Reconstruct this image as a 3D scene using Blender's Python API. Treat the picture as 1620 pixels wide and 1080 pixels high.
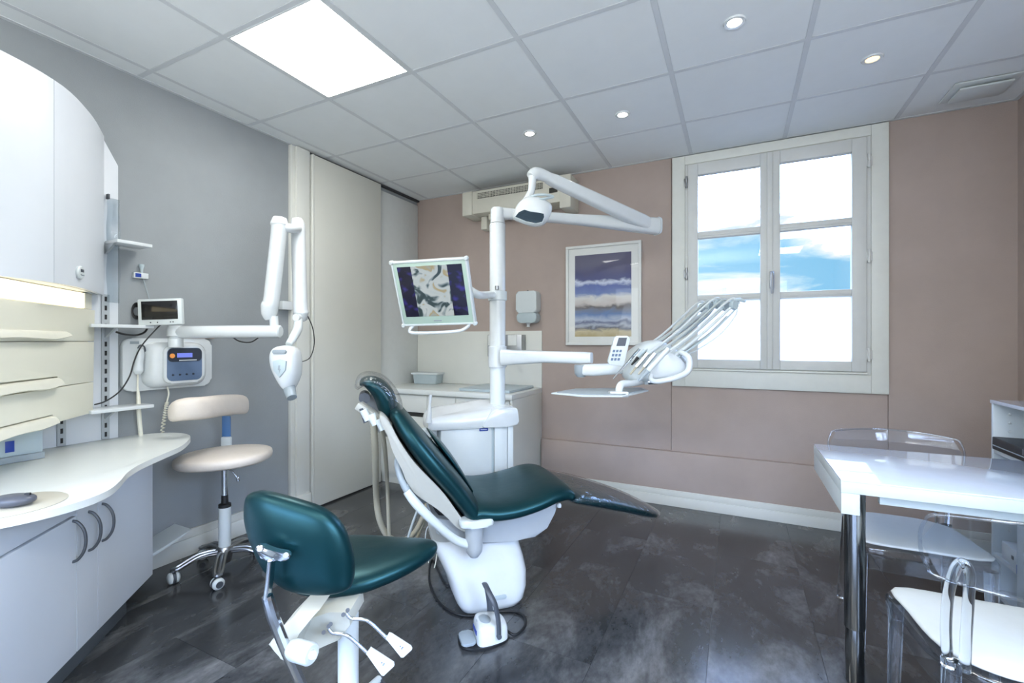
import bpy, bmesh, math, random
from mathutils import Vector, Matrix
random.seed(7)
SC = bpy.context.scene
COL = SC.collection
for o in list(bpy.data.objects): bpy.data.objects.remove(o)
def lin(v):
    v /= 255.0
    return v/12.92 if v <= .04045 else ((v+.055)/1.055)**2.4
def rgb(r, g, b): return (lin(r), lin(g), lin(b), 1.0)

# ------------------------------------------------------------------ camera
YAW = math.radians(26.18); FPX = 722.0; EYE = 1.235
cam = bpy.data.cameras.new('camera'); camo = bpy.data.objects.new('camera', cam); COL.objects.link(camo)
cam.sensor_width = 36.0; cam.lens = FPX/1620*36.0; cam.clip_start = .02
camo.location = (0, 0, EYE); camo.rotation_euler = (math.pi/2, 0, YAW)
SC.camera = camo
# ------------------------------------------------------------------ sky
w = bpy.data.worlds.new('sky'); SC.world = w; w.use_nodes = True
nt = w.node_tree; nt.nodes.clear()
def N(nt, t, **k):
    n = nt.nodes.new(t)
    for a, v in k.items():
        if a == 'inp':
            for i, x in v.items(): n.inputs[i].default_value = x
        else: setattr(n, a, v)
    return n
tc = N(nt, 'ShaderNodeTexCoord'); mp = N(nt, 'ShaderNodeMapping'); mp.inputs['Scale'].default_value = (2.2, 2.2, 11); mp.inputs['Rotation'].default_value = (0, .16, 0)
nz = N(nt, 'ShaderNodeTexNoise', inp={'Scale': 1.3, 'Detail': 6, 'Roughness': .55, 'Distortion': .5})
sep = N(nt, 'ShaderNodeSeparateXYZ')
r1 = N(nt, 'ShaderNodeMapRange', inp={'From Min': .10, 'From Max': .27, 'To Min': -.075, 'To Max': .24})
ad = N(nt, 'ShaderNodeMath', operation='ADD')
cr = N(nt, 'ShaderNodeValToRGB'); e = cr.color_ramp.elements
e[0].position = .44; e[0].color = (.27, .64, .92, 1); e[1].position = .74; e[1].color = (8.5, 12.5, 21, 1); q_ = e.new(.50); q_.color = (.55, .84, 1.0, 1); q_ = e.new(.57); q_.color = (.95, 1.03, 1.12, 1)
gr = N(nt, 'ShaderNodeMapRange', inp={'From Min': -.06, 'From Max': .0, 'To Min': 0, 'To Max': 1})
mx = N(nt, 'ShaderNodeMix', data_type='RGBA'); mx.inputs[6].default_value = (.42, .42, .42, 1)
bg = N(nt, 'ShaderNodeBackground'); bg.inputs['Strength'].default_value = 1.0
wo = N(nt, 'ShaderNodeOutputWorld')
l = nt.links.new
l(tc.outputs['Generated'], mp.inputs['Vector']); l(mp.outputs[0], nz.inputs['Vector']); l(tc.outputs['Generated'], sep.inputs[0])
l(sep.outputs['Z'], r1.inputs['Value']); l(nz.outputs['Fac'], ad.inputs[0]); l(r1.outputs[0], ad.inputs[1]); l(ad.outputs[0], cr.inputs[0])
l(sep.outputs['Z'], gr.inputs['Value']); l(gr.outputs[0], mx.inputs[0]); l(cr.outputs[0], mx.inputs[7]); l(mx.outputs[2], bg.inputs['Color']); l(bg.outputs[0], wo.inputs[0])
# ------------------------------------------------------------------ exposure
vs = SC.view_settings
vs.view_transform = 'Standard'; vs.look = 'None'; vs.gamma = 1; vs.exposure = 0.0; vs.use_curve_mapping = False
PANEL_POWER = 20.0
def area(name, loc, rot, sx, sy, power, col):
    a = bpy.data.lights.new(name, 'AREA'); a.shape = 'RECTANGLE'; a.size = sx; a.size_y = sy; a.energy = power; a.color = col
    o = bpy.data.objects.new(name, a); SC.collection.objects.link(o); o.location = loc; o.rotation_euler = rot; return o
# side window daylight; the rear and upward lamps are unseen fill added
area('side_daylight', (1.55, .15, 1.55), (0, math.pi/2, 0), 1.3, 1.2, 40, (.84, .93, 1))
area('rear_fill_lamp', (-.7, -1.97, 1.45), (math.pi/2, 0, 0), 3.0, 1.7, 55, (.97, .98, 1))
area('upward_fill_lamp', (-.6, -1.0, 1.75), (math.pi, 0, 0), 1.6, .5, 70, (1, .99, .96))

# ------------------------------------------------------------------ room frame
XL, XR, YB, YF, ZC = -2.847, 1.46, 3.655, -1.9, 2.63
FW = Vector((-math.sin(YAW), math.cos(YAW), 0)); RT = Vector((math.cos(YAW), math.sin(YAW), 0)); UP = Vector((0, 0, 1))
def ray(u, v): return FW + RT*((u-810)/FPX) + UP*((540-v)/FPX)
E0 = Vector((0, 0, EYE))
def at(u, v, T): return E0 + ray(u, v)*T            # a spot T metres in front of the photographer
def onz(u, v, z):
    d = ray(u, v); return E0 + d*((z-EYE)/d.z)
def onx(u, v, x):
    d = ray(u, v); return E0 + d*(x/d.x)
def ony(u, v, y):
    d = ray(u, v); return E0 + d*(y/d.y)

# ------------------------------------------------------------------ materials
M = {}
def mat(name, col, rough=.5, metal=0., noise=0., nscale=20, bump=0., bscale=60, coat=0., spec=.5, stretch=None, alt=None, emit=None, estr=0., trans=0., ior=1.5, sheen=0.):
    m = bpy.data.materials.new(name); m.use_nodes = True; nt = m.node_tree; b = nt.nodes['Principled BSDF']
    b.inputs['Base Color'].default_value = col; b.inputs['Roughness'].default_value = rough; b.inputs['Metallic'].default_value = metal
    b.inputs['Coat Weight'].default_value = coat; b.inputs['Coat Roughness'].default_value = .08; b.inputs['Specular IOR Level'].default_value = spec
    b.inputs['IOR'].default_value = ior; b.inputs['Transmission Weight'].default_value = trans; b.inputs['Sheen Weight'].default_value = sheen
    if emit: b.inputs['Emission Color'].default_value = emit; b.inputs['Emission Strength'].default_value = estr
    tcn = None
    def vec(sc):
        nonlocal tcn
        tcn = tcn or N(nt, 'ShaderNodeTexCoord')
        mpn = N(nt, 'ShaderNodeMapping'); mpn.inputs['Scale'].default_value = sc or (1, 1, 1)
        nt.links.new(tcn.outputs['Object'], mpn.inputs['Vector']); return mpn.outputs[0]
    n = N(nt, 'ShaderNodeTexNoise', inp={'Scale': nscale, 'Detail': 5, 'Roughness': .6}); nt.links.new(vec(stretch), n.inputs['Vector'])
    x = N(nt, 'ShaderNodeMix', data_type='RGBA')
    k = noise or .03
    a2 = alt or tuple(c*(1-k) for c in col[:3])+(1,)
    x.inputs[6].default_value = col; x.inputs[7].default_value = a2
    rr = N(nt, 'ShaderNodeMapRange', inp={'From Min': .35, 'From Max': .65}); nt.links.new(n.outputs['Fac'], rr.inputs['Value']); nt.links.new(rr.outputs[0], x.inputs[0])
    nt.links.new(x.outputs[2], b.inputs['Base Color'])
    if bump:
        n2 = N(nt, 'ShaderNodeTexNoise', inp={'Scale': bscale, 'Detail': 3}); nt.links.new(vec(stretch), n2.inputs['Vector'])
        bp = N(nt, 'ShaderNodeBump', inp={'Strength': bump, 'Distance': .004}); nt.links.new(n2.outputs['Fac'], bp.inputs['Height']); nt.links.new(bp.outputs[0], b.inputs['Normal'])
    M[name] = m; return m
mat('grey_wall', rgb(150, 155, 157), .75, noise=.07, nscale=3, bump=.25, bscale=260, spec=.25)
mat('taupe_wall', rgb(178, 163, 154), .8, noise=.07, nscale=3, bump=.25, bscale=300, spec=.2)
mat('white_wall', rgb(205, 208, 205), .7)
mat('ceiling_board', rgb(226, 230, 230), .9, noise=.02, nscale=8, bump=.1, bscale=500, spec=.1)
mat('ceiling_grid', rgb(204, 208, 210), .55)
mat('joinery', rgb(216, 217, 209), .45, noise=.03, nscale=4)
mat('door_paint', rgb(208, 208, 198), .5, noise=.03, nscale=3)
mat('casing_paint', rgb(222, 224, 216), .5)
mat('sash_paint', rgb(212, 214, 210), .45)
mat('gloss_white', rgb(212, 217, 218), .22, coat=.3)
mat('plastic_white', rgb(205, 212, 212), .3, noise=.02)
mat('plastic_cool', rgb(178, 192, 196), .35)
mat('plastic_grey', rgb(150, 160, 165), .4)
mat('cabinet_white', rgb(214, 219, 224), .35, noise=.02, nscale=4)
mat('cabinet_edge', rgb(120, 124, 128), .5)
mat('worktop_white', rgb(222, 225, 220), .28, noise=.02, nscale=5)
mat('cream', rgb(228, 226, 208), .4, noise=.02, nscale=4)
mat('cream_lip', rgb(226, 224, 208), .3)
mat('beige_vinyl', rgb(214, 204, 192), .42, noise=.04, nscale=30, bump=.08, bscale=150)
mat('teal_vinyl', (.0016, .018, .023, 1), .34, metal=.15, noise=.15, nscale=6, bump=.2, bscale=16, spec=.6)
M['teal_vinyl'].node_tree.nodes['Principled BSDF'].inputs['Specular Tint'].default_value = (.35, .85, .92, 1)
mat('teal_dark', (.006, .02, .025, 1), .45)
mat('chrome', rgb(205, 210, 215), .12, metal=1.)
mat('brushed', rgb(168, 170, 172), .32, metal=1., noise=.1, nscale=12, stretch=(1, 1, .1))
mat('dark_handle', rgb(108, 112, 116), .35, metal=.7)
mat('black', rgb(22, 24, 26), .5)
mat('lens_mirror', rgb(88, 104, 116), .08, metal=.9)
mat('black_gloss', rgb(20, 21, 24), .12)
mat('dark_grey', rgb(70, 75, 82), .4)
mat('mouse_grey', rgb(78, 82, 92), .3)
mat('beige_hose', rgb(168, 162, 142), .5)
mat('grey_hose', rgb(176, 184, 182), .4)
mat('chair_shell', rgb(170, 170, 162), .4)
mat('mech_grey', rgb(168, 174, 178), .45)
mat('stool_cast', rgb(196, 196, 184), .45)
mat('blue_bar', rgb(72, 112, 160), .4)
mat('navy_tag', rgb(30, 62, 150), .4)
mat('pale_tag', rgb(215, 222, 236), .4)
mat('orange', rgb(225, 150, 80), .4)
mat('brown_card', rgb(196, 150, 106), .6)
mat('cream_tag', rgb(205, 200, 150), .5)
mat('blue_binder', rgb(52, 92, 165), .4)
mat('heater_paint', rgb(206, 204, 190), .5)
mat('dark_slot', rgb(50, 50, 46), .8)
mat('plinth_grey', rgb(110, 116, 120), .35, metal=.4)
mat('pad_beige', rgb(186, 182, 168), .6)
mat('keypad_blue', rgb(92, 112, 140), .35, noise=.1)
mat('keypad_dark', rgb(48, 54, 66), .3)
mat('frame_white', rgb(222, 224, 220), .4)
mat('glass_white_top', rgb(214, 226, 240), .05, coat=.6, spec=.6)
mat('table_edge', rgb(205, 214, 214), .35)
mat('cushion_white', rgb(214, 217, 214), .45, noise=.03)
mat('steel_leg', rgb(150, 152, 152), .16, metal=1.)
mat('joint_dark', rgb(52, 54, 56), .6)
mat('floor_edge', rgb(60, 62, 64), .6)
mat('shelf_metal', rgb(196, 204, 206), .4)

def emis(name, col, s):
    m = bpy.data.materials.new(name); m.use_nodes = True; nt = m.node_tree; nt.nodes.clear()
    e_ = N(nt, 'ShaderNodeEmission'); e_.inputs[0].default_value = col; e_.inputs[1].default_value = s; o_ = N(nt, 'ShaderNodeOutputMaterial'); nt.links.new(e_.outputs[0], o_.inputs[0]); M[name] = m; return m
emis('panel_light', (1, .985, .95, 1), PANEL_POWER)
emis('spot_cool', (1, .97, .9, 1), 25)
emis('spot_warm', (1, .66, .36, 1), 2.6)
emis('pelmet_glow', (1, .88, .60, 1), 2.4)
emis('lcd_blue', (.25, .32, 1, 1), .9)
emis('orange_glow', (1, .42, .12, 1), .8)

def clear(name, tint, gloss_ior=1.5, rough=.02, extra=0., film=False):
    m = bpy.data.materials.new(name); m.use_nodes = True; nt = m.node_tree; nt.nodes.clear()
    t = N(nt, 'ShaderNodeBsdfTransparent'); t.inputs[0].default_value = tint
    g = N(nt, 'ShaderNodeBsdfGlossy'); g.inputs['Roughness'].default_value = rough
    f0 = N(nt, 'ShaderNodeLayerWeight'); f0.inputs['Blend'].default_value = .5; f1 = N(nt, 'ShaderNodeMath', operation='POWER'); f1.inputs[1].default_value = 4.; nt.links.new(f0.outputs['Facing'], f1.inputs[0]); f = N(nt, 'ShaderNodeMath', operation='MULTIPLY_ADD'); f.inputs[1].default_value = .7; f.inputs[2].default_value = ((gloss_ior-1)/(gloss_ior+1))**2; nt.links.new(f1.outputs[0], f.inputs[0])
    a_ = N(nt, 'ShaderNodeMath', operation='ADD', use_clamp=True); a_.inputs[1].default_value = extra
    x = N(nt, 'ShaderNodeMixShader'); o_ = N(nt, 'ShaderNodeOutputMaterial')
    nt.links.new(f.outputs[0], a_.inputs[0]); nt.links.new(a_.outputs[0], x.inputs[0]); nt.links.new(t.outputs[0], x.inputs[1]); nt.links.new(g.outputs[0], x.inputs[2]); nt.links.new(x.outputs[0], o_.inputs[0])
    if film:
        n2 = N(nt, 'ShaderNodeTexNoise', inp={'Scale': 20, 'Detail': 1, 'Distortion': 1.5}); tcn = N(nt, 'ShaderNodeTexCoord'); nt.links.new(tcn.outputs['Object'], n2.inputs['Vector'])
        bp = N(nt, 'ShaderNodeBump', inp={'Strength': .6, 'Distance': .02}); nt.links.new(n2.outputs['Fac'], bp.inputs['Height']); nt.links.new(bp.outputs[0], g.inputs['Normal']); nt.links.new(bp.outputs[0], f0.inputs['Normal'])
    M[name] = m; return m
clear('pane_glass', (.97, .98, 1, 1))
clear('acrylic', (.93, .95, .97, 1), 1.5, .01, .03)
clear('acrylic_edge', (.84, .87, .91, 1), 1.6, .03, .06)
clear('picture_glass', (1, 1, 1, 1), 1.28, .02)
clear('plastic_film', (.96, .97, .98, 1), 1.5, .10, .03, film=True)
clear('sleeve_film', (.86, .89, .91, 1), 1.5, .2, .05)
clear('cover_film', (.97, .97, .99, 1), 1.5, .10, .05, film=True)
# frosted lower panes
m = bpy.data.materials.new('frosted'); m.use_nodes = True; nt = m.node_tree; nt.nodes.clear()
tl = N(nt, 'ShaderNodeBsdfTranslucent'); tl.inputs[0].default_value = (1, .985, 1, 1); df = N(nt, 'ShaderNodeBsdfDiffuse'); df.inputs[0].default_value = (.9, .88, .9, 1)
x = N(nt, 'ShaderNodeMixShader'); x.inputs[0].default_value = .08; o_ = N(nt, 'ShaderNodeOutputMaterial')
nt.links.new(tl.outputs[0], x.inputs[1]); nt.links.new(df.outputs[0], x.inputs[2]); nt.links.new(x.outputs[0], o_.inputs[0]); M['frosted'] = m
# thick acrylic (refracting)
mat('acrylic_solid', (.93, .96, .99, 1), .02, trans=1., ior=1.45)
# floor plank material
m = bpy.data.materials.new('vinyl_floor'); m.use_nodes = True; nt = m.node_tree; b = nt.nodes['Principled BSDF']
tcn = N(nt, 'ShaderNodeTexCoord'); oi = N(nt, 'ShaderNodeObjectInfo'); cb = N(nt, 'ShaderNodeVectorMath', operation='MULTIPLY_ADD')
cbx = N(nt, 'ShaderNodeCombineXYZ'); nt.links.new(oi.outputs['Random'], cbx.inputs[0]); nt.links.new(oi.outputs['Random'], cbx.inputs[1])
geo = N(nt, 'ShaderNodeNewGeometry')
cb.inputs[1].default_value = (3, 3, 3)
nt.links.new(cbx.outputs[0], cb.inputs[0]); nt.links.new(geo.outputs['Position'], cb.inputs[2])
mpn = N(nt, 'ShaderNodeMapping'); mpn.inputs['Scale'].default_value = (1.6, .8, 1); mpn.inputs['Rotation'].default_value = (0, 0, .5); nt.links.new(cb.outputs[0], mpn.inputs['Vector'])
n1 = N(nt, 'ShaderNodeTexNoise', inp={'Scale': 2.2, 'Detail': 6, 'Roughness': .62, 'Distortion': .6}); n2 = N(nt, 'ShaderNodeTexNoise', inp={'Scale': 26, 'Detail': 4, 'Roughness': .7})
nt.links.new(mpn.outputs[0], n1.inputs['Vector']); nt.links.new(mpn.outputs[0], n2.inputs['Vector'])
ra = N(nt, 'ShaderNodeValToRGB'); e = ra.color_ramp.elements; e[0].position = .3; e[0].color = rgb(30, 33, 37); e[1].position = .72; e[1].color = rgb(108, 109, 110)
em = ra.color_ramp.elements.new(.5); em.color = rgb(60, 63, 66)
nt.links.new(n1.outputs['Fac'], ra.inputs[0])
mxx = N(nt, 'ShaderNodeMix', data_type='RGBA', blend_type='MULTIPLY'); mxx.inputs[0].default_value = 1.; r2 = N(nt, 'ShaderNodeMapRange', inp={'From Min': .3, 'From Max': .7, 'To Min': .72, 'To Max': 1.2}); nt.links.new(n2.outputs['Fac'], r2.inputs['Value']); nt.links.new(ra.outputs[0], mxx.inputs[6]); nt.links.new(r2.outputs[0], mxx.inputs[7])
hs = N(nt, 'ShaderNodeHueSaturation'); hs.inputs['Saturation'].default_value = .6; nt.links.new(mxx.outputs[2], hs.inputs['Color']); nt.links.new(hs.outputs[0], b.inputs['Base Color'])
mr = N(nt, 'ShaderNodeMapRange', inp={'From Min': .3, 'From Max': .7, 'To Min': .13, 'To Max': .24}); nt.links.new(n2.outputs['Fac'], mr.inputs['Value']); nt.links.new(mr.outputs[0], b.inputs['Roughness'])
b.inputs['Specular IOR Level'].default_value = .75
M['vinyl_floor'] = m
# picture: sea and clouds (a print, UV mapped)
def ramp_img(name, stops, nsc, amt, stretch, emit=0.):
    m = bpy.data.materials.new(name); m.use_nodes = True; nt = m.node_tree; b = nt.nodes['Principled BSDF']
    uv = N(nt, 'ShaderNodeTexCoord'); sp = N(nt, 'ShaderNodeSeparateXYZ'); nt.links.new(uv.outputs['UV'], sp.inputs[0])
    mpn = N(nt, 'ShaderNodeMapping'); mpn.inputs['Scale'].default_value = stretch; nt.links.new(uv.outputs['UV'], mpn.inputs['Vector'])
    n = N(nt, 'ShaderNodeTexNoise', inp={'Scale': nsc, 'Detail': 6, 'Roughness': .6, 'Distortion': .8}); nt.links.new(mpn.outputs[0], n.inputs['Vector'])
    s1 = N(nt, 'ShaderNodeMath', operation='SUBTRACT'); s1.inputs[1].default_value = .5; nt.links.new(n.outputs['Fac'], s1.inputs[0])
    ma = N(nt, 'ShaderNodeMath', operation='MULTIPLY_ADD'); ma.inputs[1].default_value = amt; nt.links.new(s1.outputs[0], ma.inputs[0]); nt.links.new(sp.outputs['Y'], ma.inputs[2])
    cr = N(nt, 'ShaderNodeValToRGB'); e = cr.color_ramp.elements
    e[0].position = stops[0][0]; e[0].color = rgb(*stops[0][1]); e[1].position = stops[-1][0]; e[1].color = rgb(*stops[-1][1])
    for p, c in stops[1:-1]: q = e.new(p); q.color = rgb(*c)
    nt.links.new(ma.outputs[0], cr.inputs[0]); nt.links.new(cr.outputs[0], b.inputs['Base Color']); b.inputs['Roughness'].default_value = .5
    M[name] = m
ramp_img('sea_print', [(0, (176, 160, 120)), (.06, (196, 184, 150)), (.10, (92, 96, 110)), (.13, (170, 176, 186)), (.17, (96, 104, 132)), (.2, (170, 180, 196)), (.27, (96, 124, 170)), (.33, (110, 116, 130)), (.36, (98, 92, 92)), (.4, (190, 182, 176)), (.47, (205, 205, 200)), (.52, (104, 124, 172)), (.62, (84, 100, 158)), (.66, (196, 204, 220)), (.69, (66, 72, 120)), (.8, (72, 72, 108)), (.88, (84, 82, 108)), (1, (72, 70, 100))], 3.5, .16, (1, 2.2, 1))

# ------------------------------------------------------------------ mesh helpers
def new_bm(): return bmesh.new()
def rotz(a): return Matrix.Rotation(a, 4, 'Z')
def frame(origin, xd, yd):
    x = Vector(xd).normalized(); y = Vector(yd); y = (y-x*x.dot(y)).normalized(); z = x.cross(y)
    m = Matrix.Identity(4)
    for i in range(3): m[i][0] = x[i]; m[i][1] = y[i]; m[i][2] = z[i]; m[i][3] = origin[i]
    return m
def box(bm, x0, x1, y0, y1, z0, z1, bev=0., mtx=None, seg=2):
    r = bmesh.ops.create_cube(bm, size=1.0); vs_ = r['verts']
    bmesh.ops.scale(bm, vec=(abs(x1-x0), abs(y1-y0), abs(z1-z0)), verts=vs_)
    bmesh.ops.translate(bm, vec=((x0+x1)/2, (y0+y1)/2, (z0+z1)/2), verts=vs_)
    if bev > 0:
        eds = list({e for v in vs_ for e in v.link_edges})
        rr = bmesh.ops.bevel(bm, geom=eds, offset=min(bev, abs(x1-x0)*.49, abs(y1-y0)*.49, abs(z1-z0)*.49), segments=seg, affect='EDGES', profile=.5, clamp_overlap=True)
        vs_ = list({v for f in rr['faces'] for v in f.verts} | {v for v in vs_ if v.is_valid})
    if mtx is not None: bmesh.ops.transform(bm, matrix=mtx, verts=vs_)
    return bm
def prism(bm, poly, z0, z1, mtx=None, bev=0., seg=2):
    a = [bm.verts.new((p[0], p[1], z0)) for p in poly]; b_ = [bm.verts.new((p[0], p[1], z1)) for p in poly]
    n = len(poly); fs = []
    fs.append(bm.faces.new(a[::-1])); fs.append(bm.faces.new(b_))
    for i in range(n): fs.append(bm.faces.new((a[i], a[(i+1) % n], b_[(i+1) % n], b_[i])))
    allv = a+b_
    if bev > 0:
        eds = [e for e in {e for v in allv for e in v.link_edges} if (e.verts[0] in a) == (e.verts[1] in a)]
        rr = bmesh.ops.bevel(bm, geom=eds, offset=bev, segments=seg, affect='EDGES', profile=.5, clamp_overlap=True)
        allv = list({v for f in rr['faces'] for v in f.verts} | {v for v in allv if v.is_valid})
    if mtx is not None: bmesh.ops.transform(bm, matrix=mtx, verts=allv)
    bmesh.ops.recalc_face_normals(bm, faces=bm.faces[:])
    return bm
def spline(pts, k=6):
    P = [Vector(p) for p in pts]
    if len(P) < 3: return P
    out = []
    for i in range(len(P)-1):
        p0 = P[max(i-1, 0)]; p1 = P[i]; p2 = P[i+1]; p3 = P[min(i+2, len(P)-1)]
        for j in range(k):
            t = j/k
            out.append(.5*((2*p1)+(p2-p0)*t+(2*p0-5*p1+4*p2-p3)*t*t+(3*p1-p0-3*p2+p3)*t**3))
    out.append(P[-1]); return out
def closed_spline(pts, k=5):
    P = [Vector(p) for p in pts]; n = len(P); out = []
    for i in range(n):
        p0, p1, p2, p3 = P[i-1], P[i], P[(i+1) % n], P[(i+2) % n]
        for j in range(k):
            t = j/k; out.append(.5*((2*p1)+(p2-p0)*t+(2*p0-5*p1+4*p2-p3)*t*t+(3*p1-p0-3*p2+p3)*t**3))
    return out
def loft(bm, rings, caps=True, closed=False):
    V = [[bm.verts.new(p) for p in r] for r in rings]; n = len(rings[0])
    rng = range(len(V)) if closed else range(len(V)-1)
    for i in rng:
        A, B = V[i], V[(i+1) % len(V)]
        for j in range(n): bm.faces.new((A[j], A[(j+1) % n], B[(j+1) % n], B[j]))
    if caps and not closed: bm.faces.new(V[0][::-1]); bm.faces.new(V[-1])
    bmesh.ops.recalc_face_normals(bm, faces=bm.faces[:]); return bm
def tube(bm, pts, r, n=10, k=6, smooth=True, flat=1.0, up=None, closed=False):
    """tube along pts; r a number or one per point; flat squashes it along the side axis"""
    P = [Vector(p) for p in pts]; rr = list(r) if hasattr(r, '__len__') else [r]*len(P)
    if smooth and len(P) > 2:
        Q = (closed_spline(P, k) if closed else spline(P, k)); m_ = len(Q)
        R = []
        for i in range(m_):
            t = i/k; a = int(t) % len(rr); b_ = (a+1) % len(rr) if closed else min(a+1, len(rr)-1); R.append(rr[a]+(rr[b_]-rr[a])*(t-int(t)))
    else: Q, R = P, rr
    rings = []; prev = None
    for i, p in enumerate(Q):
        if closed: d = Q[(i+1) % len(Q)]-Q[i-1]
        else: d = (Q[min(i+1, len(Q)-1)]-Q[max(i-1, 0)])
        d.normalize()
        if prev is None:
            u_ = Vector(up) if up else (UP if abs(d.z) < .9 else Vector((1, 0, 0)))
            prev = (u_-d*u_.dot(d)).normalized()
        else: prev = (prev-d*prev.dot(d)).normalized()
        s_ = d.cross(prev)
        rings.append([p+prev*math.cos(t)*R[i]+s_*math.sin(t)*R[i]*flat for t in [2*math.pi*j/n for j in range(n)]])
    return loft(bm, rings, not closed, closed)
def lathe(bm, prof, mtx=None, n=24):
    rings = [[Vector((max(r, .0004)*math.cos(2*math.pi*j/n), max(r, .0004)*math.sin(2*math.pi*j/n), z)) for j in range(n)] for r, z in prof]
    if mtx is not None: rings = [[mtx @ p for p in r] for r in rings]
    return loft(bm, rings)
def pillow(bm, outline, th, mtx, e=3.2, curve=None, rings=9, dome=.25):
    """inflated slab with the given 2-D outline, thickness th along local z"""
    cx = sum(p[0] for p in outline)/len(outline); cy = sum(p[1] for p in outline)/len(outline)
    cs = (.02, .2, .4, .58, .72, .83, .91, .96, .988)
    zz = lambda c: th/2*(1-c**e)**(1/e)+th/2*.25*dome*(1-c*c)
    R = [(c, -zz(c)) for c in cs]+[(1.0, 0)]+[(c, zz(c)) for c in cs[::-1]]
    out = []
    for c, z in R:
        ring = []
        for p in outline:
            x_ = cx+(p[0]-cx)*c; y_ = cy+(p[1]-cy)*c
            ring.append(mtx @ Vector((x_, y_, z+(curve(x_, y_) if curve else 0))))
        out.append(ring)
    return loft(bm, out)
def supring(c, wd, nd, hw, ht, e=3.2, n=28):
    r = []
    for j in range(n):
        t = 2*math.pi*j/n; ct, st = math.cos(t), math.sin(t)
        r.append(c+wd*hw*math.copysign(abs(ct)**(2/e), ct)+nd*ht*math.copysign(abs(st)**(2/e), st))
    return r
def grid_uv(bm, mtx, w_, h_, nx=1, ny=1):
    uvl = bm.loops.layers.uv.new('UVMap')
    V = [[bm.verts.new(mtx @ Vector((w_*(i/nx-.5), 0, h_*(j/ny-.5)))) for i in range(nx+1)] for j in range(ny+1)]
    for j in range(ny):
        for i in range(nx):
            f = bm.faces.new((V[j][i], V[j][i+1], V[j+1][i+1], V[j+1][i]))
            for lp, (a, b_) in zip(f.loops, ((i, j), (i+1, j), (i+1, j+1), (i, j+1))): lp[uvl].uv = (a/nx, b_/ny)
    return bm

ROOTM = {}
def root_of(o):
    while o.parent: o = o.parent
    return o
def obj(name, bm, material, parent=None, label=None, sharp=35):
    me = bpy.data.meshes.new(name)
    if parent is not None:
        mt = ROOTM.get(root_of(parent).name)
        if mt is not None: bm.transform(mt.inverted())
    bm.normal_update(); bm.to_mesh(me); bm.free()
    me.materials.append(M[material] if isinstance(material, str) else material)
    me.shade_smooth(); me.set_sharp_from_angle(angle=math.radians(sharp))
    o = bpy.data.objects.new(name, me); COL.objects.link(o)
    if parent is not None: o.parent = parent
    if label: o['label'] = label
    return o
def tag(o, label, cat, group=None):
    o['label'] = label; o['category'] = cat
    if group: o['group'] = group
    return o
def thing(name, label, cat, loc=(0, 0, 0), rz=0., group=None):
    o = bpy.data.objects.new(name, None); COL.objects.link(o); o.empty_display_size = .1
    o.location = loc; o.rotation_euler = (0, 0, rz)
    ROOTM[o.name] = Matrix.Translation(Vector(loc)) @ rotz(rz)
    return tag(o, label, cat, group)
def struct(name, bm, material, parent=None):
    o = obj(name, bm, material, parent)
    if parent is None: o['kind'] = 'structure'
    return o
def copy_tree(src, loc, rz, label=None):
    r = src.copy(); COL.objects.link(r); r.location = loc; r.rotation_euler = (0, 0, rz)
    if label: r['label'] = label
    for ch in [c for c in bpy.data.objects if c.parent == src]:
        c = ch.copy(); COL.objects.link(c); c.parent = r
        for g in [q for q in bpy.data.objects if q.parent == ch]:
            d = g.copy(); COL.objects.link(d); d.parent = c
    return r
def bxo(name, dims, material, parent=None, bev=.003, mtx=None, label=None):
    return obj(name, box(new_bm(), *dims, bev=bev, mtx=mtx), material, parent, label)
def tubeo(name, pts, r, material, parent=None, **k):
    lb = k.pop('label', None)
    return obj(name, tube(new_bm(), pts, r, **k), material, parent, lb, sharp=60)
I4 = Matrix.Identity(4)

# ================================================================== THE ROOM
fl = struct('floor', box(new_bm(), XL-.1, XR+.1, YF-.1, YB+.1, -.12, -.004), 'joint_dark')
pl = {}
def plank(w_, l_):
    key = (round(w_, 3), round(l_, 3))
    if key not in pl:
        bm = box(new_bm(), .0008, w_-.0008, .0008, l_-.0008, -.004, 0)
        me = bpy.data.meshes.new('floor_plank'); bm.to_mesh(me); bm.free(); me.materials.append(M['vinyl_floor']); pl[key] = me
    return pl[key]
i = -6
while -.5+.4*i < XR:
    x0 = max(-.5+.4*i, XL); x1 = min(-.1+.4*i, XR)
    y = 2.31-1.22*4-(.61 if i % 2 else 0)
    while y < YB:
        y0 = max(y, YF); y1 = min(y+1.22, YB)
        if y1-y0 > .02 and x1-x0 > .01:
            o = bpy.data.objects.new('floor_plank', plank(x1-x0, y1-y0)); COL.objects.link(o); o.location = (x0, y0, 0); o.parent = fl
        y += 1.22
    i += 1
ce = struct('ceiling', box(new_bm(), XL-.1, XR+.1, YF-.1, YB+.1, ZC+.014, ZC+.12), 'ceiling_board')
GX = [-2.110+.602*k for k in range(-1, 6)]; GY = [3.10-.602*k for k in range(0, 9)]
xs = [XL]+GX+[XR]; ys = sorted([YB, YF]+[g for g in GY if g > YF])
LIGHTS = [(1, 4), (5, 1), (1, 1), (3, 0), (5, 4) if False else (3, 1)]
tiles = {}
lit = {}
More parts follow.
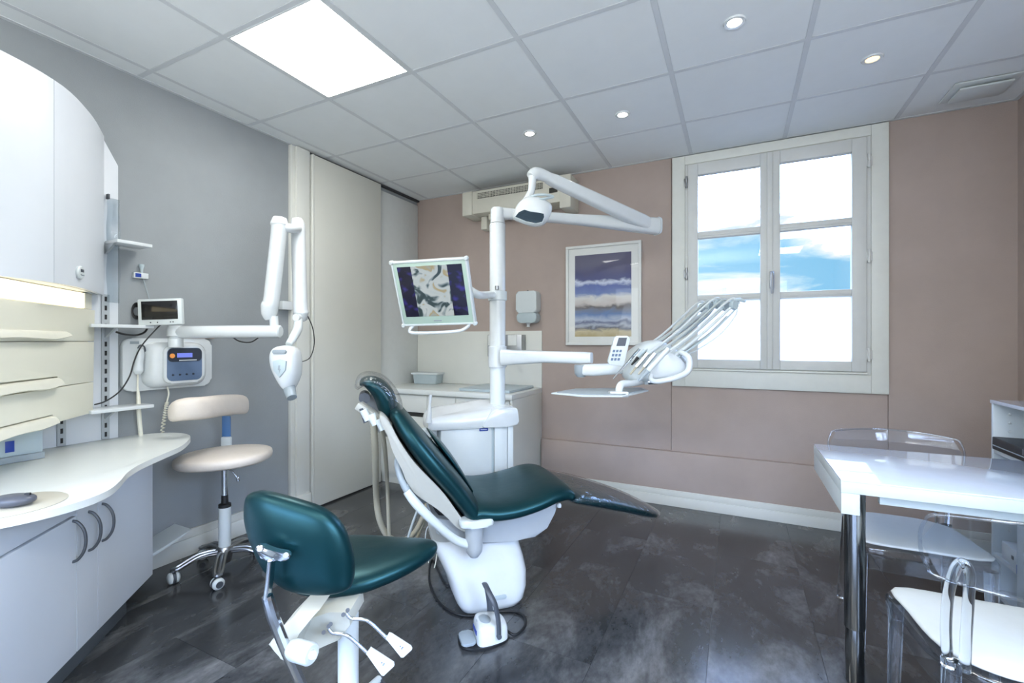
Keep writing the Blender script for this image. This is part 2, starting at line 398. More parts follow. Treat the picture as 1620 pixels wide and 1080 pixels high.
for a in range(len(xs)-1):
    for b_ in range(len(ys)-1):
        cx, cy = (xs[a]+xs[a+1])/2, (ys[b_]+ys[b_+1])/2
        # lit panels: the one in view and three unseen ones added for fill
        if abs(cx+1.81) < .1 and abs(cy-1.595) < .2: lit['a'] = (xs[a], xs[a+1], ys[b_], ys[b_+1]); continue
        if abs(cx+1.81) < .1 and abs(cy+.81) < .2: lit['b'] = (xs[a], xs[a+1], ys[b_], ys[b_+1]); continue
        if abs(cx-.6) < .1 and abs(cy+.81) < .2: lit['c'] = (xs[a], xs[a+1], ys[b_], ys[b_+1]); continue
        if abs(cx-.6) < .1 and abs(cy-.39) < .2: lit['d'] = (xs[a], xs[a+1], ys[b_], ys[b_+1]); continue
        w_, d_ = xs[a+1]-xs[a], ys[b_+1]-ys[b_]
        if w_ < .03 or d_ < .03: continue
        key = (round(w_, 3), round(d_, 3))
        if key not in tiles:
            bm = box(new_bm(), .011, w_-.011, .011, d_-.011, .002, .014, bev=.002, seg=1); me = bpy.data.meshes.new('ceiling_tile'); bm.to_mesh(me); bm.free(); me.materials.append(M['ceiling_board']); tiles[key] = me
        o = bpy.data.objects.new('ceiling_tile', tiles[key]); COL.objects.link(o); o.location = (xs[a], ys[b_], ZC); o.parent = ce
for g in GX: obj('grid_bar', box(new_bm(), g-.012, g+.012, YF, YB, ZC, ZC+.013), 'ceiling_grid', ce)
for g in GY: obj('grid_bar', box(new_bm(), XL, XR, g-.012, g+.012, ZC+.0003, ZC+.013), 'ceiling_grid', ce)
for (x0, x1, y0, y1) in ((XL, XL+.022, YF, YB), (XR-.022, XR, YF, YB)): obj('grid_bar', box(new_bm(), x0, x1, y0, y1, ZC-.001, ZC+.012), 'ceiling_grid', ce)
obj('grid_bar', box(new_bm(), XL, XR, YB-.022, YB, ZC-.0015, ZC+.012), 'ceiling_grid', ce)
names = {'a': 'square lit ceiling panel above the grey wall cabinets', 'b': 'added unseen fill panel in the ceiling at the rear left of the room', 'c': 'added unseen fill panel in the ceiling at the rear right of the room', 'd': 'added unseen fill panel in the ceiling nearest the desk'}
for k_, (x0, x1, y0, y1) in lit.items():
    t = thing('ceiling_light', names[k_], 'ceiling light', ((x0+x1)/2, (y0+y1)/2, ZC))
    bm = new_bm()
    for q in ((x0+.012, x1-.012, y0+.012, y0+.02), (x0+.012, x1-.012, y1-.02, y1-.012), (x0+.012, x0+.02, y0+.02, y1-.02), (x1-.02, x1-.012, y0+.02, y1-.02)): box(bm, *q, ZC-.001, ZC+.01)
    obj('light_frame', bm, 'gloss_white', t)
    obj('diffuser', box(new_bm(), x0+.02, x1-.02, y0+.02, y1-.02, ZC+.001, ZC+.008), 'panel_light', t)

# walls
struct('wall_left', box(new_bm(), XL-.1, XL, YF-.1, YB+.1, 0, ZC+.02), 'grey_wall')
def holed(name, ax, a0, a1, h0, h1, z0, z1, d0, d1, mm):
    bm = new_bm()
    for p, q, r, t in ((a0, h0, 0, ZC+.02), (h1, a1, 0, ZC+.02), (h0, h1, 0, z0), (h0, h1, z1, ZC+.02)):
        box(bm, d0, d1, p, q, r, t) if ax == 'y' else box(bm, p, q, d0, d1, r, t)
    return struct(name, bm, mm)
holed('wall_right', 'y', YF-.1, YB+.1, -.48, .78, .85, 2.25, XR, XR+.08, 'taupe_wall')
w2 = struct('window_2', (lambda bm: (box(bm, XR-.01, XR+.05, -.52, -.44, .81, 2.29), box(bm, XR-.01, XR+.05, .74, .82, .81, 2.29), box(bm, XR-.01, XR+.05, -.44, .74, .81, .87), box(bm, XR-.01, XR+.05, -.44, .74, 2.23, 2.29), box(bm, XR+.01, XR+.04, .13, .17, .87, 2.23), bm)[-1])(new_bm()), 'sash_paint')
holed('wall_front', 'x', XL, XR, -2.25, .85, .55, 2.35, YF-.05, YF, 'white_wall')
w3 = struct('added_rear_window', (lambda bm: ([box(bm, x_-.03, x_+.03, YF-.045, YF+.01, .55, 2.35) for x_ in (-2.22, -1.2, -.2, .82)], box(bm, -2.25, .85, YF-.045, YF+.01, .55, .6), box(bm, -2.25, .85, YF-.045, YF+.01, 2.3, 2.35), bm)[-1])(new_bm()), 'sash_paint')  # unseen rear window, added as an opening for the fill lamp
wx0, wx1, wz0, wz1 = -.345, .775, 1.02, 2.565
bm = new_bm(); wb = YB+.016
for q in ((XL, wx0, 0, ZC+.02), (wx1, XR, 0, ZC+.02), (wx0, wx1, 0, wz0), (wx0, wx1, wz1, ZC+.02)): box(bm, q[0], q[1], wb, YB+.26, q[2], q[3])
wall_b = struct('wall_back', bm, 'taupe_wall')
for q in ((XL, -.4455, .0, ZC), (-.4425, .8635, 0, .905), (.8665, XR, 0, ZC)):
    bxo('wall_panel', (q[0], q[1], YB, YB+.016, q[2], q[3]), 'taupe_wall', wall_b, bev=.0015)
# low boxed-in ledge along the back wall
led = struct('trim_1', box(new_bm(), -1.500, XR, YB-.040, YB, .0, .405, bev=.004), 'taupe_wall')
# baseboards
def skirt(bm, x0, x1, y, zt=.118, d=.014):
    box(bm, x0, x1, y-d, y, 0, zt*.62, bev=.002); box(bm, x0, x1, y-d*.7, y, zt*.62, zt, bev=.003); return bm
struct('baseboard_back', skirt(new_bm(), -1.5, XR, YB-.040), 'joinery')
bm = new_bm(); box(bm, XL, XL+.016, .5, 2.185, 0, .10, bev=.002); box(bm, XL, XL+.011, .5, 2.185, .10, .150, bev=.003); box(bm, XL, XL+.019, .5, 2.185, .142, .150, bev=.002)
struct('baseboard_left', bm, 'joinery')
# door frame post, sliding door, far recessed panel on the left wall
bm = new_bm(); box(bm, XL, XL+.030, 2.20, 2.235, 0, ZC-.005, bev=.002); box(bm, XL, XL+.047, 2.235, 2.345, 0, ZC-.005, bev=.003); box(bm, XL, XL+.062, 2.20, 2.345, 0, .135, bev=.003)
struct('trim_2', bm, 'joinery')
dr = struct('door_1', box(new_bm(), XL+.006, XL+.060, 2.372, 3.075, .012, ZC-.022, bev=.003), 'door_paint')
obj('edge_strip', box(new_bm(), XL+.006, XL+.064, 2.356, 2.371, .012, ZC-.022, bev=.002), 'joinery', dr)
struct('door_2', box(new_bm(), XL, XL+.012, 3.078, YB-.004, .0, ZC-.05, bev=.003), 'white_wall')
struct('trim_3', box(new_bm(), XL, XL+.030, 2.35, YB-.002, ZC-.018, ZC-.001, bev=.002), 'joint_dark')

# window: casing, frame, two sashes
win = struct('window_1', (lambda bm: (box(bm, -.436, wx0, YB-.022, YB, .9, 2.622, bev=.003), box(bm, wx1, .865, YB-.022, YB, .9, 2.622, bev=.003), box(bm, wx0, wx1, YB-.022, YB, .9, 1.02, bev=.003), box(bm, wx0, wx1, YB-.022, YB, 2.555, 2.622, bev=.003), bm)[-1])(new_bm()), 'casing_paint')
bm = new_bm(); fy0, fy1 = YB-.012, YB+.08
for q in ((wx0, wx0+.022, wz0, wz1), (wx1-.022, wx1, wz0, wz1), (wx0+.022, wx1-.022, wz0, wz0+.02), (wx0+.022, wx1-.022, wz1-.02, wz1)): box(bm, q[0], q[1], fy0, fy1, q[2], q[3], bev=.002)
obj('window_frame', bm, 'sash_paint', win)
obj('window_sill', box(new_bm(), wx0+.022, wx1-.022, YB-.034, YB-.0, wz0+.001, wz0+.016, bev=.004), 'casing_paint', win)
for sx0, sx1, gx0, gx1 in ((-.323, .206, -.255, .150), (.212, .750, .270, .672)):
    rows = ((2.000, 2.464, 'pane_glass'), (1.577, 1.997-.0, 'pane_glass'), (1.105, 1.528, 'frosted'))
    bm = new_bm(); y0, y1 = YB-.030, YB+.022
    box(bm, sx0, gx0, y0, y1, 1.040, 2.545, bev=.004); box(bm, gx1, sx1, y0, y1, 1.040, 2.545, bev=.004)
    box(bm, gx0, gx1, y0, y1, 1.040, 1.105, bev=.004); box(bm, gx0, gx1, y0, y1, 2.464, 2.545, bev=.004)
    s_ = obj('sash', bm, 'sash_paint', win)
    for zc in (1.5525, 2.017 if False else 2.018):
        bm = box(new_bm(), gx0, gx1, y0+.006, y1, zc-.024, zc+.024, bev=.004); box(bm, gx0, gx1, y0+.001, y1-.01, zc-.010, zc+.010, bev=.003); obj('glazing_bar', bm, 'sash_paint', s_)
    for za, zb_, mm in ((2.042, 2.464, 'pane_glass'), (1.5765, 1.994, 'pane_glass'), (1.105, 1.5285, 'frosted')):
        obj('window_pane', box(new_bm(), gx0, gx1, YB+.006, YB+.010, za, zb_), mm, s_)
obj('cover_strip', box(new_bm(), .190, .226, YB-.040, YB-.030, 1.040, 2.545, bev=.005), 'sash_paint', win)
for hx, hzs in ((-.334, (2.42, 1.74)), (.762, (2.39, 1.78, 1.15))):
    for z_ in hzs:
        lathe(bm := new_bm(), [(.0001, -.045), (.008, -.043), (.009, -.004), (.0075, 0), (.009, .004), (.008, .043), (.0001, .045)], Matrix.Translation((hx, YB-.034, z_)), 12)
        box(bm, hx-.018, hx+.018, YB-.028, YB-.022, z_-.03, z_+.03, bev=.002); obj('hinge', bm, 'sash_paint' if hx > 0 else 'brushed', win)
bm = new_bm(); box(bm, .219-.014, .219+.014, YB-.048, YB-.040, 1.60, 1.72, bev=.006); tube(bm, [(.219, YB-.045, 1.70), (.219, YB-.085, 1.705), (.219, YB-.092, 1.68), (.219, YB-.090, 1.60), (.219, YB-.088, 1.56)], [.009, .009, .010, .009, .007]); obj('window_handle', bm, 'brushed', win, 'curved silver handle')

# made-up housing under the added upward fill lamp, on two stems from the floor
bm = box(new_bm(), -1.44, .24, -1.28, -.72, 1.69, 1.735, bev=.01)
for x_ in (-1.2, 0.0): box(bm, x_-.02, x_+.02, -1.02, -.98, .0, 1.69)
struct('fill_lamp_housing', bm, 'plastic_white')
# ceiling spots and vent
for (u, v, mm, lb) in ((1162, 35, 'spot_cool', 'white recessed spotlight nearest the camera, upper right of the ceiling'), (1380, 93, 'spot_warm', 'warm orange recessed spotlight near the ceiling vent'), (985, 181, 'spot_cool', 'recessed spotlight above the framed seascape'), (838, 211, 'spot_cool', 'recessed spotlight above the wall heater')):
    p = onz(u, v, ZC); t = thing('ceiling_spotlight', lb, 'spotlight', (p.x, p.y, ZC), 0, 'small recessed ceiling spotlights')
    mt = Matrix.Translation((p.x, p.y, ZC))
    obj('rim', lathe(new_bm(), [(.030, .004), (.030, -.004), (.043, -.005), (.046, .0), (.046, .003)], mt, 28), 'gloss_white', t)
    obj('bulb', lathe(new_bm(), [(.0001, .001), (.028, .001), (.028, -.002), (.0001, -.004)], mt, 20), mm, t)
vt = thing('ceiling_vent', 'square white vent cover on the ceiling beside the window', 'vent', (1.20, 3.39, ZC))
bxo('vent_plate', (1.06, 1.34, 3.27, 3.50, ZC-.010, ZC), 'plastic_white', vt, bev=.008)
bxo('vent_cover', (1.09, 1.31, 3.30, 3.47, ZC-.030, ZC-.018), 'plastic_white', vt, bev=.006)
bxo('vent_core', (1.115, 1.285, 3.325, 3.445, ZC-.018, ZC-.010), 'dark_slot', vt, bev=.002)

# ================================================================== LEFT WALL UNITS
# white back board with slotted rails
bb = thing('rail_board', 'tall white board with slotted metal rails behind the wall cabinets', 'wall board', (XL+.01, .8, .75))
BX = XL+.014
obj('board', prism(new_bm(), [(.30, .745), (1.205, .745), (1.205, 2.13), (1.135, 2.262), (.30, 2.262)], XL, BX, frame((0, 0, 0), (0, 1, 0), (0, 0, 1)), bev=.002), 'cabinet_white', bb)
for y_ in (.984, 1.150):
    r_ = bxo('slotted_rail', (BX, BX+.008, y_-.016, y_+.016, .747, 1.47), 'mech_grey', bb, bev=.002)
    z_ = .76
    while z_ < 1.45: obj('slot', box(new_bm(), BX+.0075, BX+.0085, y_-.005, y_+.005, z_, z_+.024), 'black', r_); z_ += .045
# three small white shelves
for z_, y0, lb, dx in ((1.735, 1.145, 'short white wall shelf highest of three beside the cabinets', .13), (1.318, 1.04, 'white wall shelf just under the small screen', .145), (.912, 1.04, 'lowest white wall shelf below the x-ray unit plate', .145)):
    t = thing('wall_shelf', lb, 'shelf', (BX+.01, 1.15, z_))
    bxo('shelf_board', (BX+.009, BX+dx, y0, 1.295, z_-.016, z_), 'gloss_white', t, bev=.002)
    obj('bracket', prism(new_bm(), [(BX+.0095, z_-.017), (BX+.10, z_-.017), (BX+.0095, z_-.065)], 1.145, 1.155, frame((0, 0, 0), (1, 0, 0), (0, 0, 1)) @ Matrix.Scale(-1, 4, (0, 0, 1))), 'mech_grey', t)
# worktop
front = [(-2.843, 1.20), (-2.815, 1.31), (-2.745, 1.385), (-2.64, 1.412), (-2.535, 1.385), (-2.43, 1.315), (-2.33, 1.229), (-2.25, 1.125), (-2.176, 1.028), (-2.115, .958), (-2.041, .895), (-1.945, .832), (-1.860, .765), (-1.812, .690), (-1.794, .60), (-1.81, .50), (-1.87, .36), (-1.95, .2)]
fr = spline([(x_, y_, 0) for x_, y_ in front], 4)
outl = [(p.x, p.y) for p in fr]+[(-1.97, -.3), (-2.843, -.3)]
wt = tag(obj('worktop', prism(new_bm(), outl, .722, .745, None, bev=.007, seg=3), 'worktop_white'), 'white wavy-edged worktop carrying the grey mouse', 'worktop')
# base cabinet: oblique front plane
FA, FB = Vector((-2.52, 1.19, 0)), Vector((-1.92, .533, 0)); FD = FB-FA
def fk(k_, off=0.):
    n_ = Vector((-FD.y, FD.x, 0)).normalized(); return FA+FD*k_+n_*off   # n points to the room
base = thing('base_cabinet', 'white base cabinet with arched handles under the wavy worktop', 'cabinet', (-2.4, .4, 0))
def slab(name, k0, k1, z0, z1, mm, parent, o0=.0, o1=.018, bev=.002):
    a, b_, c, d_ = fk(k0, o0), fk(k1, o0), fk(k1, o1), fk(k0, o1)
    return obj(name, prism(new_bm(), [(a.x, a.y), (b_.x, b_.y), (c.x, c.y), (d_.x, d_.y)], z0, z1, None, bev=bev), mm, parent)
a, b_ = fk(0, -.001), fk(1.1, -.001)
obj('body', prism(new_bm(), [(XL+.02, 1.19), (a.x, a.y), (b_.x, b_.y), (b_.x-.02, -.25), (XL+.02, -.25)], .12, .700, None, bev=.002), 'cabinet_white', base)
a, b_ = fk(.11, -.045), fk(1.1, -.045)
obj('plinth', prism(new_bm(), [(XL+.02, 1.08), (a.x, a.y), (b_.x, b_.y), (b_.x-.02, -.25), (XL+.02, -.25)], .0, .119, None, bev=.002), 'plinth_grey', base)
bm = new_bm(); a, b_ = fk(.05, -.05), fk(1.0, -.05); prism(bm, [(XL+.05, 1.1), (a.x, a.y), (b_.x, b_.y), (XL+.05, .0)], .701, .7215); obj('worktop_shadow_block', bm, 'dark_slot', base)  # block coloured dark to stand for the shadow beneath the worktop
HN = Vector((-FD.y, FD.x, 0)).normalized()
for k0, k1, z1, hk in ((.003, .497, .698, .467), (.503, .640, .698, .565), (.646, 1.1, .612, .668)):
    d_ = slab('door', k0, k1, .122, z1, 'cabinet_white', base)
    P_ = lambda z_, o_: fk(hk, .018+o_)+UP*z_
    obj('handle', tube(new_bm(), [P_(.455, -.004), P_(.462, .014), P_(.49, .032), P_(.528, .038), P_(.566, .032), P_(.594, .014), P_(.601, -.004)], .0052, n=8), 'dark_handle', d_)
slab('drawer_front', .646, 1.1, .620, .698, 'cabinet_white', base)
# corner lock block and side plug
lk = bxo('lock', (-2.512, -2.478, 1.10, 1.135, .703, .7195), 'brushed', base)
# mouse and pad
pd = onz(40, 798, .745)
tag(obj('mouse_pad', lathe(new_bm(), [(.0001, 0), (.125, 0), (.127, .001), (.125, .0022), (.0001, .0022)], Matrix.Translation((-1.945, .560, .7452)), 40), 'pad_beige'), 'round pale beige mouse pad lying on the white worktop', 'mouse pad')
ms = thing('computer_mouse', 'dark grey computer mouse on the round pad', 'mouse', (-1.925, .567, .748), 1.0)
mo = [(math.cos(t)*.056, math.sin(t)*.034*(1+.12*math.cos(t))) for t in [2*math.pi*j/24 for j in range(24)]]
mt = Matrix.Translation((-1.925, .560, .7645)) @ rotz(math.radians(42))
obj('shell', pillow(new_bm(), mo, .032, mt, e=2.4, dome=.6), 'mouse_grey', ms)
bxo('scroll_wheel', (.030, .044, -.004, .004, .006, .0195), 'black', ms, bev=.002, mtx=mt)
# white box below the dispenser with a blue tag
gb = thing('glove_box', 'white carton with small blue tag at the back of the worktop', 'box', (-2.70, .6, .745))
bxo('carton', (-2.80, -2.62, .42, .853, .772, .862), 'plastic_cool', gb)
bxo('grey_base', (-2.80, -2.61, .42, .857, .7455, .772), 'plastic_grey', gb)
bxo('blue_tag', (-2.6205, -2.617, .742, .768, .79, .835), 'navy_tag', gb, bev=.0005)

# dispenser block (cream) with notched drawers, lit pelmet above
DA, DB = Vector((-2.285, .628, 0)), Vector((-2.743, 1.072, 0)); DD = DB-DA
DN = Vector((DD.y, -DD.x, 0)).normalized()
def dk(k_, off=0.): return DA+DD*k_+DN*off
disp = thing('dispenser_cabinet', 'cream wall dispenser block with three pull trays above the worktop', 'dispenser', (-2.7, .7, .895))
def dprism(name, k0, k1, z0, z1, o0, o1, mm, parent, bev=.002, kshift=0.):
    a, b_, c, d_ = dk(k0, o0), dk(k1, o0), dk(k1, o1), dk(k0, o1)
    return obj(name, prism(new_bm(), [(a.x, a.y), (b_.x, b_.y), (c.x, c.y), (d_.x, d_.y)], z0, z1, None, bev=bev), mm, parent)
a, b_ = dk(-.7, -.02), dk(.985, -.02)
obj('carcass', prism(new_bm(), [(a.x, a.y), (b_.x, b_.y), (BX+.01, 1.06), (BX+.01, -.05)], .905, 1.385, None), 'cream', disp)
def face(name, poly, parent, off=.0, th=.018, mm='cream'):
    """front board: polygon in (k along the face, z) with thickness th"""
    mtx = frame(dk(0, off-.018), DD, UP)   # x along face, y up, z = x cross y
    L_ = DD.length
    zdir = mtx.col[2].xyz
    s_ = 1 if zdir.dot(DN) > 0 else -1
    return obj(name, prism(new_bm(), [(p[0]*L_, p[1]) for p in poly], 0, th*s_, mtx, bev=.0015), mm, parent)
p1 = face('upper_panel', [(-.7, 1.2365), (1.0, 1.2365), (1.012, 1.384), (-.7, 1.384)], disp)
p2 = face('drawer_front', [(-.7, 1.092), (.546, 1.092), (.546, 1.047), (.992, 1.047), (1.0, 1.2335), (-.7, 1.2335)], disp)
p3 = face('drawer_front', [(-.7, .938), (.495, .938), (.495, .899), (.96, .899), (.985, .912), (.992, 1.044), (-.7, 1.044)], disp)
def lip(parent, k1, zt, zb, wave=.006):
    L_ = DD.length; mtx = frame(dk(0, 0), DD, UP); s_ = 1 if mtx.col[2].xyz.dot(DN) > 0 else -1
    rings = []
    for j in range(31):
        k_ = -.7+(k1+.7)*j/30; x_ = k_*L_; wv = wave*math.sin(k_*9+.5)
        zc = zb+wv+(.012*max(0, (k_-k1+.18)/.18) if k_ > k1-.18 else 0)
        pr = [(zt, -.016), (zt+.001, .004), (zt-.005, .014), ((zt+zc)/2, .021), (zc+.004, .026), (zc, .020), ((zt+zc)/2, .006), (zt-.010, -.014)]
        rings.append([mtx @ Vector((x_, z_, o_*s_)) for z_, o_ in pr])
    return obj('pull_tray', loft(new_bm(), rings), 'cream_lip', parent, sharp=50)
lip(disp, .627, 1.277, 1.244, .003); lip(disp, .540, 1.084, 1.046, .005); lip(disp, .488, .931, .892, .005)
for k_, z_, n_ in ((.25, 1.052, 'metal_clip'), (.27, .888, 'metal_clip')):
    mtx = frame(dk(k_, .0265), DD, UP); bxo(n_, (-.016, .016, -.006, .006, -.002, .002), 'dark_grey', disp, bev=.001, mtx=mtx)
# pelmet light
pel = thing('pelmet_light', 'glowing warm strip light under the curved upper cabinet', 'lamp', (-2.6, .8, 1.386))
a = dk(-.7, -.03)
dprism('housing', -.7, 1.0, 1.386, 1.461, -.12, -.022, 'cream', pel)
dprism('diffuser', -.7, .90, 1.389, 1.459, -.021, -.010, 'pelmet_glow', pel)
dprism('end_cover', .902, .995, 1.387, 1.460, -.021, -.008, 'cream_lip', pel)
mtx = frame(dk(.948, -.006), DD, UP); bxo('small_plate', (-.014, .014, -.014, .014, -.002, .002), 'plastic_grey', pel, bev=.001, mtx=mtx)
# curved upper cabinet
up_ = thing('upper_cabinet', 'tall white upper cabinet with curved doors above the glowing strip', 'cabinet', (-2.7, .8, 1.463))
plan = spline([(-2.20, .25, 0), (-2.262, .52, 0), (-2.375, .804, 0), (-2.575, .990, 0), (-2.805, 1.135, 0)], 6)
obj('body', prism(new_bm(), [(p.x-.02, p.y-.02) for p in plan]+[(BX+.001, 1.115), (BX+.001, .23)], 1.464, 2.248, None), 'cabinet_white', up_)
def strip(pts, t0, t1, z0, z1):
    n_ = len(pts); out = []; inn = []
    for i_ in range(n_):
        d_ = (pts[min(i_+1, n_-1)]-pts[max(i_-1, 0)]).normalized(); nn = Vector((d_.y, -d_.x, 0))
        if nn.x < 0 and nn.y < 0: nn = -nn
        out.append(pts[i_]+nn*t1); inn.append(pts[i_]+nn*t0)
    return prism(new_bm(), [(p.x, p.y) for p in out]+[(p.x, p.y) for p in inn[::-1]], z0, z1, None, bev=.001)
sh = [p for p in plan]
obj('door', strip(sh[:13], -.018, 0, 1.463, 2.25), 'cabinet_white', up_)
d2 = obj('door', strip([sh[12]+(sh[13]-sh[12])*.06]+sh[13:], -.018, 0, 1.463, 2.25), 'cabinet_white', up_)
cp = onx(126, 431, -2.46); nn = Vector((.55, .83, 0)).normalized()
seg = sh[17]; 
ck = thing('door_thermometer', 'small round white display stuck on the curved cabinet door', 'thermometer', (cp.x, cp.y, cp.z))
dd = (sh[18]-sh[12]).normalized(); nn = Vector((-dd.y, dd.x, 0)); nn = nn if nn.x > 0 else -nn
base_pt = sh[12]+dd*((Vector((cp.x, cp.y, 0))-sh[12]).dot(dd))
# find where the sight line meets the door chord, then sit the disc on it
den = ray(126, 431); k_ = (sh[12].dot(nn)+.014)/Vector((den.x, den.y, 0)).dot(nn); hit = E0+den*k_
mtc = frame(hit, dd, UP)
if mtc.col[2].xyz.dot(nn) < 0: mtc = frame(hit, -dd, UP)
ck.location = hit; ROOTM[ck.name] = Matrix.Translation(hit)
obj('disc', lathe(new_bm(), [(.0001, -.016), (.024, -.016), (.028, .004), (.024, .008), (.0001, .009)], mtc, 28), 'plastic_white', ck)
bxo('display', (-.012, .012, .002, .014, .0088, .0102), 'dark_grey', ck, bev=.0005, mtx=mtc)
for q in (-.010, 0, .010): obj('button', lathe(new_bm(), [(.0001, .0085), (.003, .0085), (.0025, .011), (.0001, .011)], mtc @ Matrix.Translation((q, -.010, 0)), 10), 'plastic_grey', ck)
# clear plastic sleeve hanging from the board
sl = thing('plastic_sleeve', 'clear plastic sleeve hanging on the board edge by the upper cabinet', 'plastic sleeve', (BX+.02, 1.17, 1.45))
bm = new_bm(); rings = []
for j in range(15):
    z_ = 1.95-.52*j/14; wv = .006*math.sin(j*1.1)
    rings.append([Vector((BX+.016+wv, 1.150, z_)), Vector((BX+.034+wv*1.5, 1.165, z_)), Vector((BX+.030-wv, 1.199, z_)), Vector((BX+.012, 1.203, z_))])
loft(bm, rings); obj('film', bm, 'sleeve_film', sl)
bxo('clip', (BX+.008, BX+.03, 1.150, 1.158, 1.945, 1.97), 'dark_grey', sl, bev=.001)
# lower folded white board leaning on the baseboard
a = onx(240, 860, XL+.03)
ln = tag(obj('leaning_panel', prism(new_bm(), [(1.195, .135), (1.46, .215), (1.40, .185), (1.195, .115)], XL+.02, XL+.19, frame((0, 0, 0), (0, 1, 0), (0, 0, 1)), bev=.002), 'plastic_white'), 'pale folded panel sticking out low behind the base cabinet', 'panel')
bm = ln.data
# ---------------------------------------------------------------- small white sensor on the wall
sn = thing('wall_sensor', 'tiny white wall device with blue label above the small screen', 'sensor', (XL, 1.20, 1.5))
p = onx(222, 436, XL+.01)
bxo('case', (XL, XL+.022, p.y-.033, p.y+.033, p.z-.015, p.z+.015), 'gloss_white', sn)
bxo('blue_label', (XL+.022, XL+.024, p.y-.028, p.y-.002, p.z-.010, p.z+.010), 'navy_tag', sn, bev=.0005)
obj('pin', lathe(new_bm(), [(.006, 0), (.007, .02), (.012, .035), (.012, .045), (.0001, .046)], Matrix.Translation((XL+.014, p.y+.004, p.z+.015)), 12), 'plastic_cool', sn)
tubeo('wire', [(XL+.012, p.y+.012, p.z-.014), (XL+.02, p.y+.02, p.z-.06), (XL+.03, p.y+.035, p.z-.13)], .003, 'plastic_grey', sn)

# ================================================================== X-RAY UNIT
xr = thing('xray_wall_unit', 'wall-mounted x-ray control unit with blue-lit keypad panel', 'x-ray unit', (XL, 1.43, .97))
def rrect(x0, x1, y0, y1, r, n=6):
    out = []
    for cx, cy, a0 in ((x1-r, y1-r, 0), (x0+r, y1-r, 90), (x0+r, y0+r, 180), (x1-r, y0+r, 270)):
        for j in range(n+1):
            t = math.radians(a0+90*j/n); out.append((cx+r*math.cos(t), cy+r*math.sin(t)))
    return out
WL = frame((XL, 0, 0), (0, 1, 0), (0, 0, 1))     # local x = world y, local y = world z, local z = +X
obj('wall_plate', prism(new_bm(), rrect(1.215, 1.655, .975, 1.252, .04), 0, .035, WL, bev=.010, seg=3), 'gloss_white', xr)
bm = new_bm(); rings = []
for z_, g_ in ((.034, 0), (.075, .004), (.100, .016), (.112, .034)):
    rings.append([WL @ Vector((q[0], q[1], z_)) for q in rrect(1.295+g_, 1.600-g_, .985+g_, 1.232-g_, .06, 6)])
obj('control_housing', loft(bm, rings), 'gloss_white', xr, sharp=50)
obj('panel_rim', prism(new_bm(), rrect(1.356, 1.556, 1.010, 1.212, .035), .110, .130, WL, bev=.006, seg=3), 'gloss_white', xr)
cpn = obj('control_panel', prism(new_bm(), rrect(1.368, 1.544, 1.022, 1.200, .028), .129, .133, WL, bev=.001), 'keypad_blue', xr)
obj('dark_band', prism(new_bm(), rrect(1.370, 1.542, 1.125, 1.198, .024), .1325, .1345, WL), 'keypad_dark', cpn)
bxo('display', (1.415, 1.492, 1.148, 1.172, .134, .136), 'lcd_blue', cpn, bev=.0005, mtx=WL, label='lit blue display')
obj('orange_key', lathe(new_bm(), [(.0001, .134), (.013, .134), (.012, .137), (.0001, .137)], WL @ Matrix.Translation((1.392, 1.158, 0)), 16), 'orange_glow', cpn)
for yq in (1.396, 1.430, 1.464, 1.498): obj('button', lathe(new_bm(), [(.0001, .1325), (.006, .1325), (.005, .136), (.0001, .136)], WL @ Matrix.Translation((yq, 1.055, 0)), 12), 'keypad_dark', cpn)
bxo('text_line', (1.425, 1.515, 1.130, 1.135, .1342, .1348), 'plastic_white', cpn, bev=0, mtx=WL)
# arm pivot and arms
piv = Vector((-2.70, 1.402, 0))
obj('pivot_post', lathe(new_bm(), [(.034, 1.205), (.034, 1.25), (.028, 1.258), (.028, 1.262), (.040, 1.266), (.040, 1.305), (.036, 1.32), (.0001, 1.322)], Matrix.Translation(piv), 24), 'gloss_white', xr)
A0, A1 = Vector((-2.70, 1.402, 1.285)), at(443, 524, 2.45)
ah = obj('horizontal_arm', tube(new_bm(), [A0-(A1-A0)*.03, A0, A0*.5+A1*.5, A1, A1+(A1-A0)*.01], [.026, .034, .034, .034, .026], n=16, smooth=False), 'gloss_white', xr)
e1 = at(434, 507, 2.45)
obj('riser', tube(new_bm(), [at(434, 520, 2.45), at(433, 500, 2.45)], [.022, .022], n=14), 'gloss_white', xr)
obj('lower_arm', tube(new_bm(), [at(427, 506, 2.45), at(426, 497, 2.45), at(427, 484, 2.45), at(430, 470, 2.45), at(441, 370, 2.45), at(442, 355, 2.45), at(443, 344, 2.45)], [.022, .038, .045, .040, .040, .046, .032], n=18, k=5), 'gloss_white', xr)
obj('top_link', tube(new_bm(), [at(443, 357, 2.45), at(458, 361, 2.47), at(470, 361, 2.55)], [.026, .024, .028], n=14), 'gloss_white', xr)
obj('upper_arm', tube(new_bm(), [at(470, 346, 2.58), at(471, 356, 2.58), at(472, 380, 2.58), at(475, 480, 2.56), at(476, 495, 2.56), at(476, 508, 2.56)], [.026, .038, .038, .038, .042, .022], n=18, k=5), 'gloss_white', xr)
obj('elbow_pin', tube(new_bm(), [at(468, 502, 2.50), at(482, 502, 2.60)], .020, n=14), 'gloss_white', xr)
obj('wrist', tube(new_bm(), [at(472, 505, 2.53), at(471, 520, 2.50), at(464, 534, 2.44), at(457, 545, 2.40)], [.022, .024, .022, .018], n=14), 'plastic_white', xr)
tubeo('cable', [at(487, 500, 2.58), at(495, 520, 2.6), at(497, 545, 2.6), at(490, 566, 2.56), at(474, 573, 2.42)], .0028, 'black', xr, n=6)
tubeo('cable', [at(369, 534, 2.50), at(380, 540, 2.52), at(397, 541, 2.52), at(410, 533, 2.50)], .0035, 'black', xr, n=6)
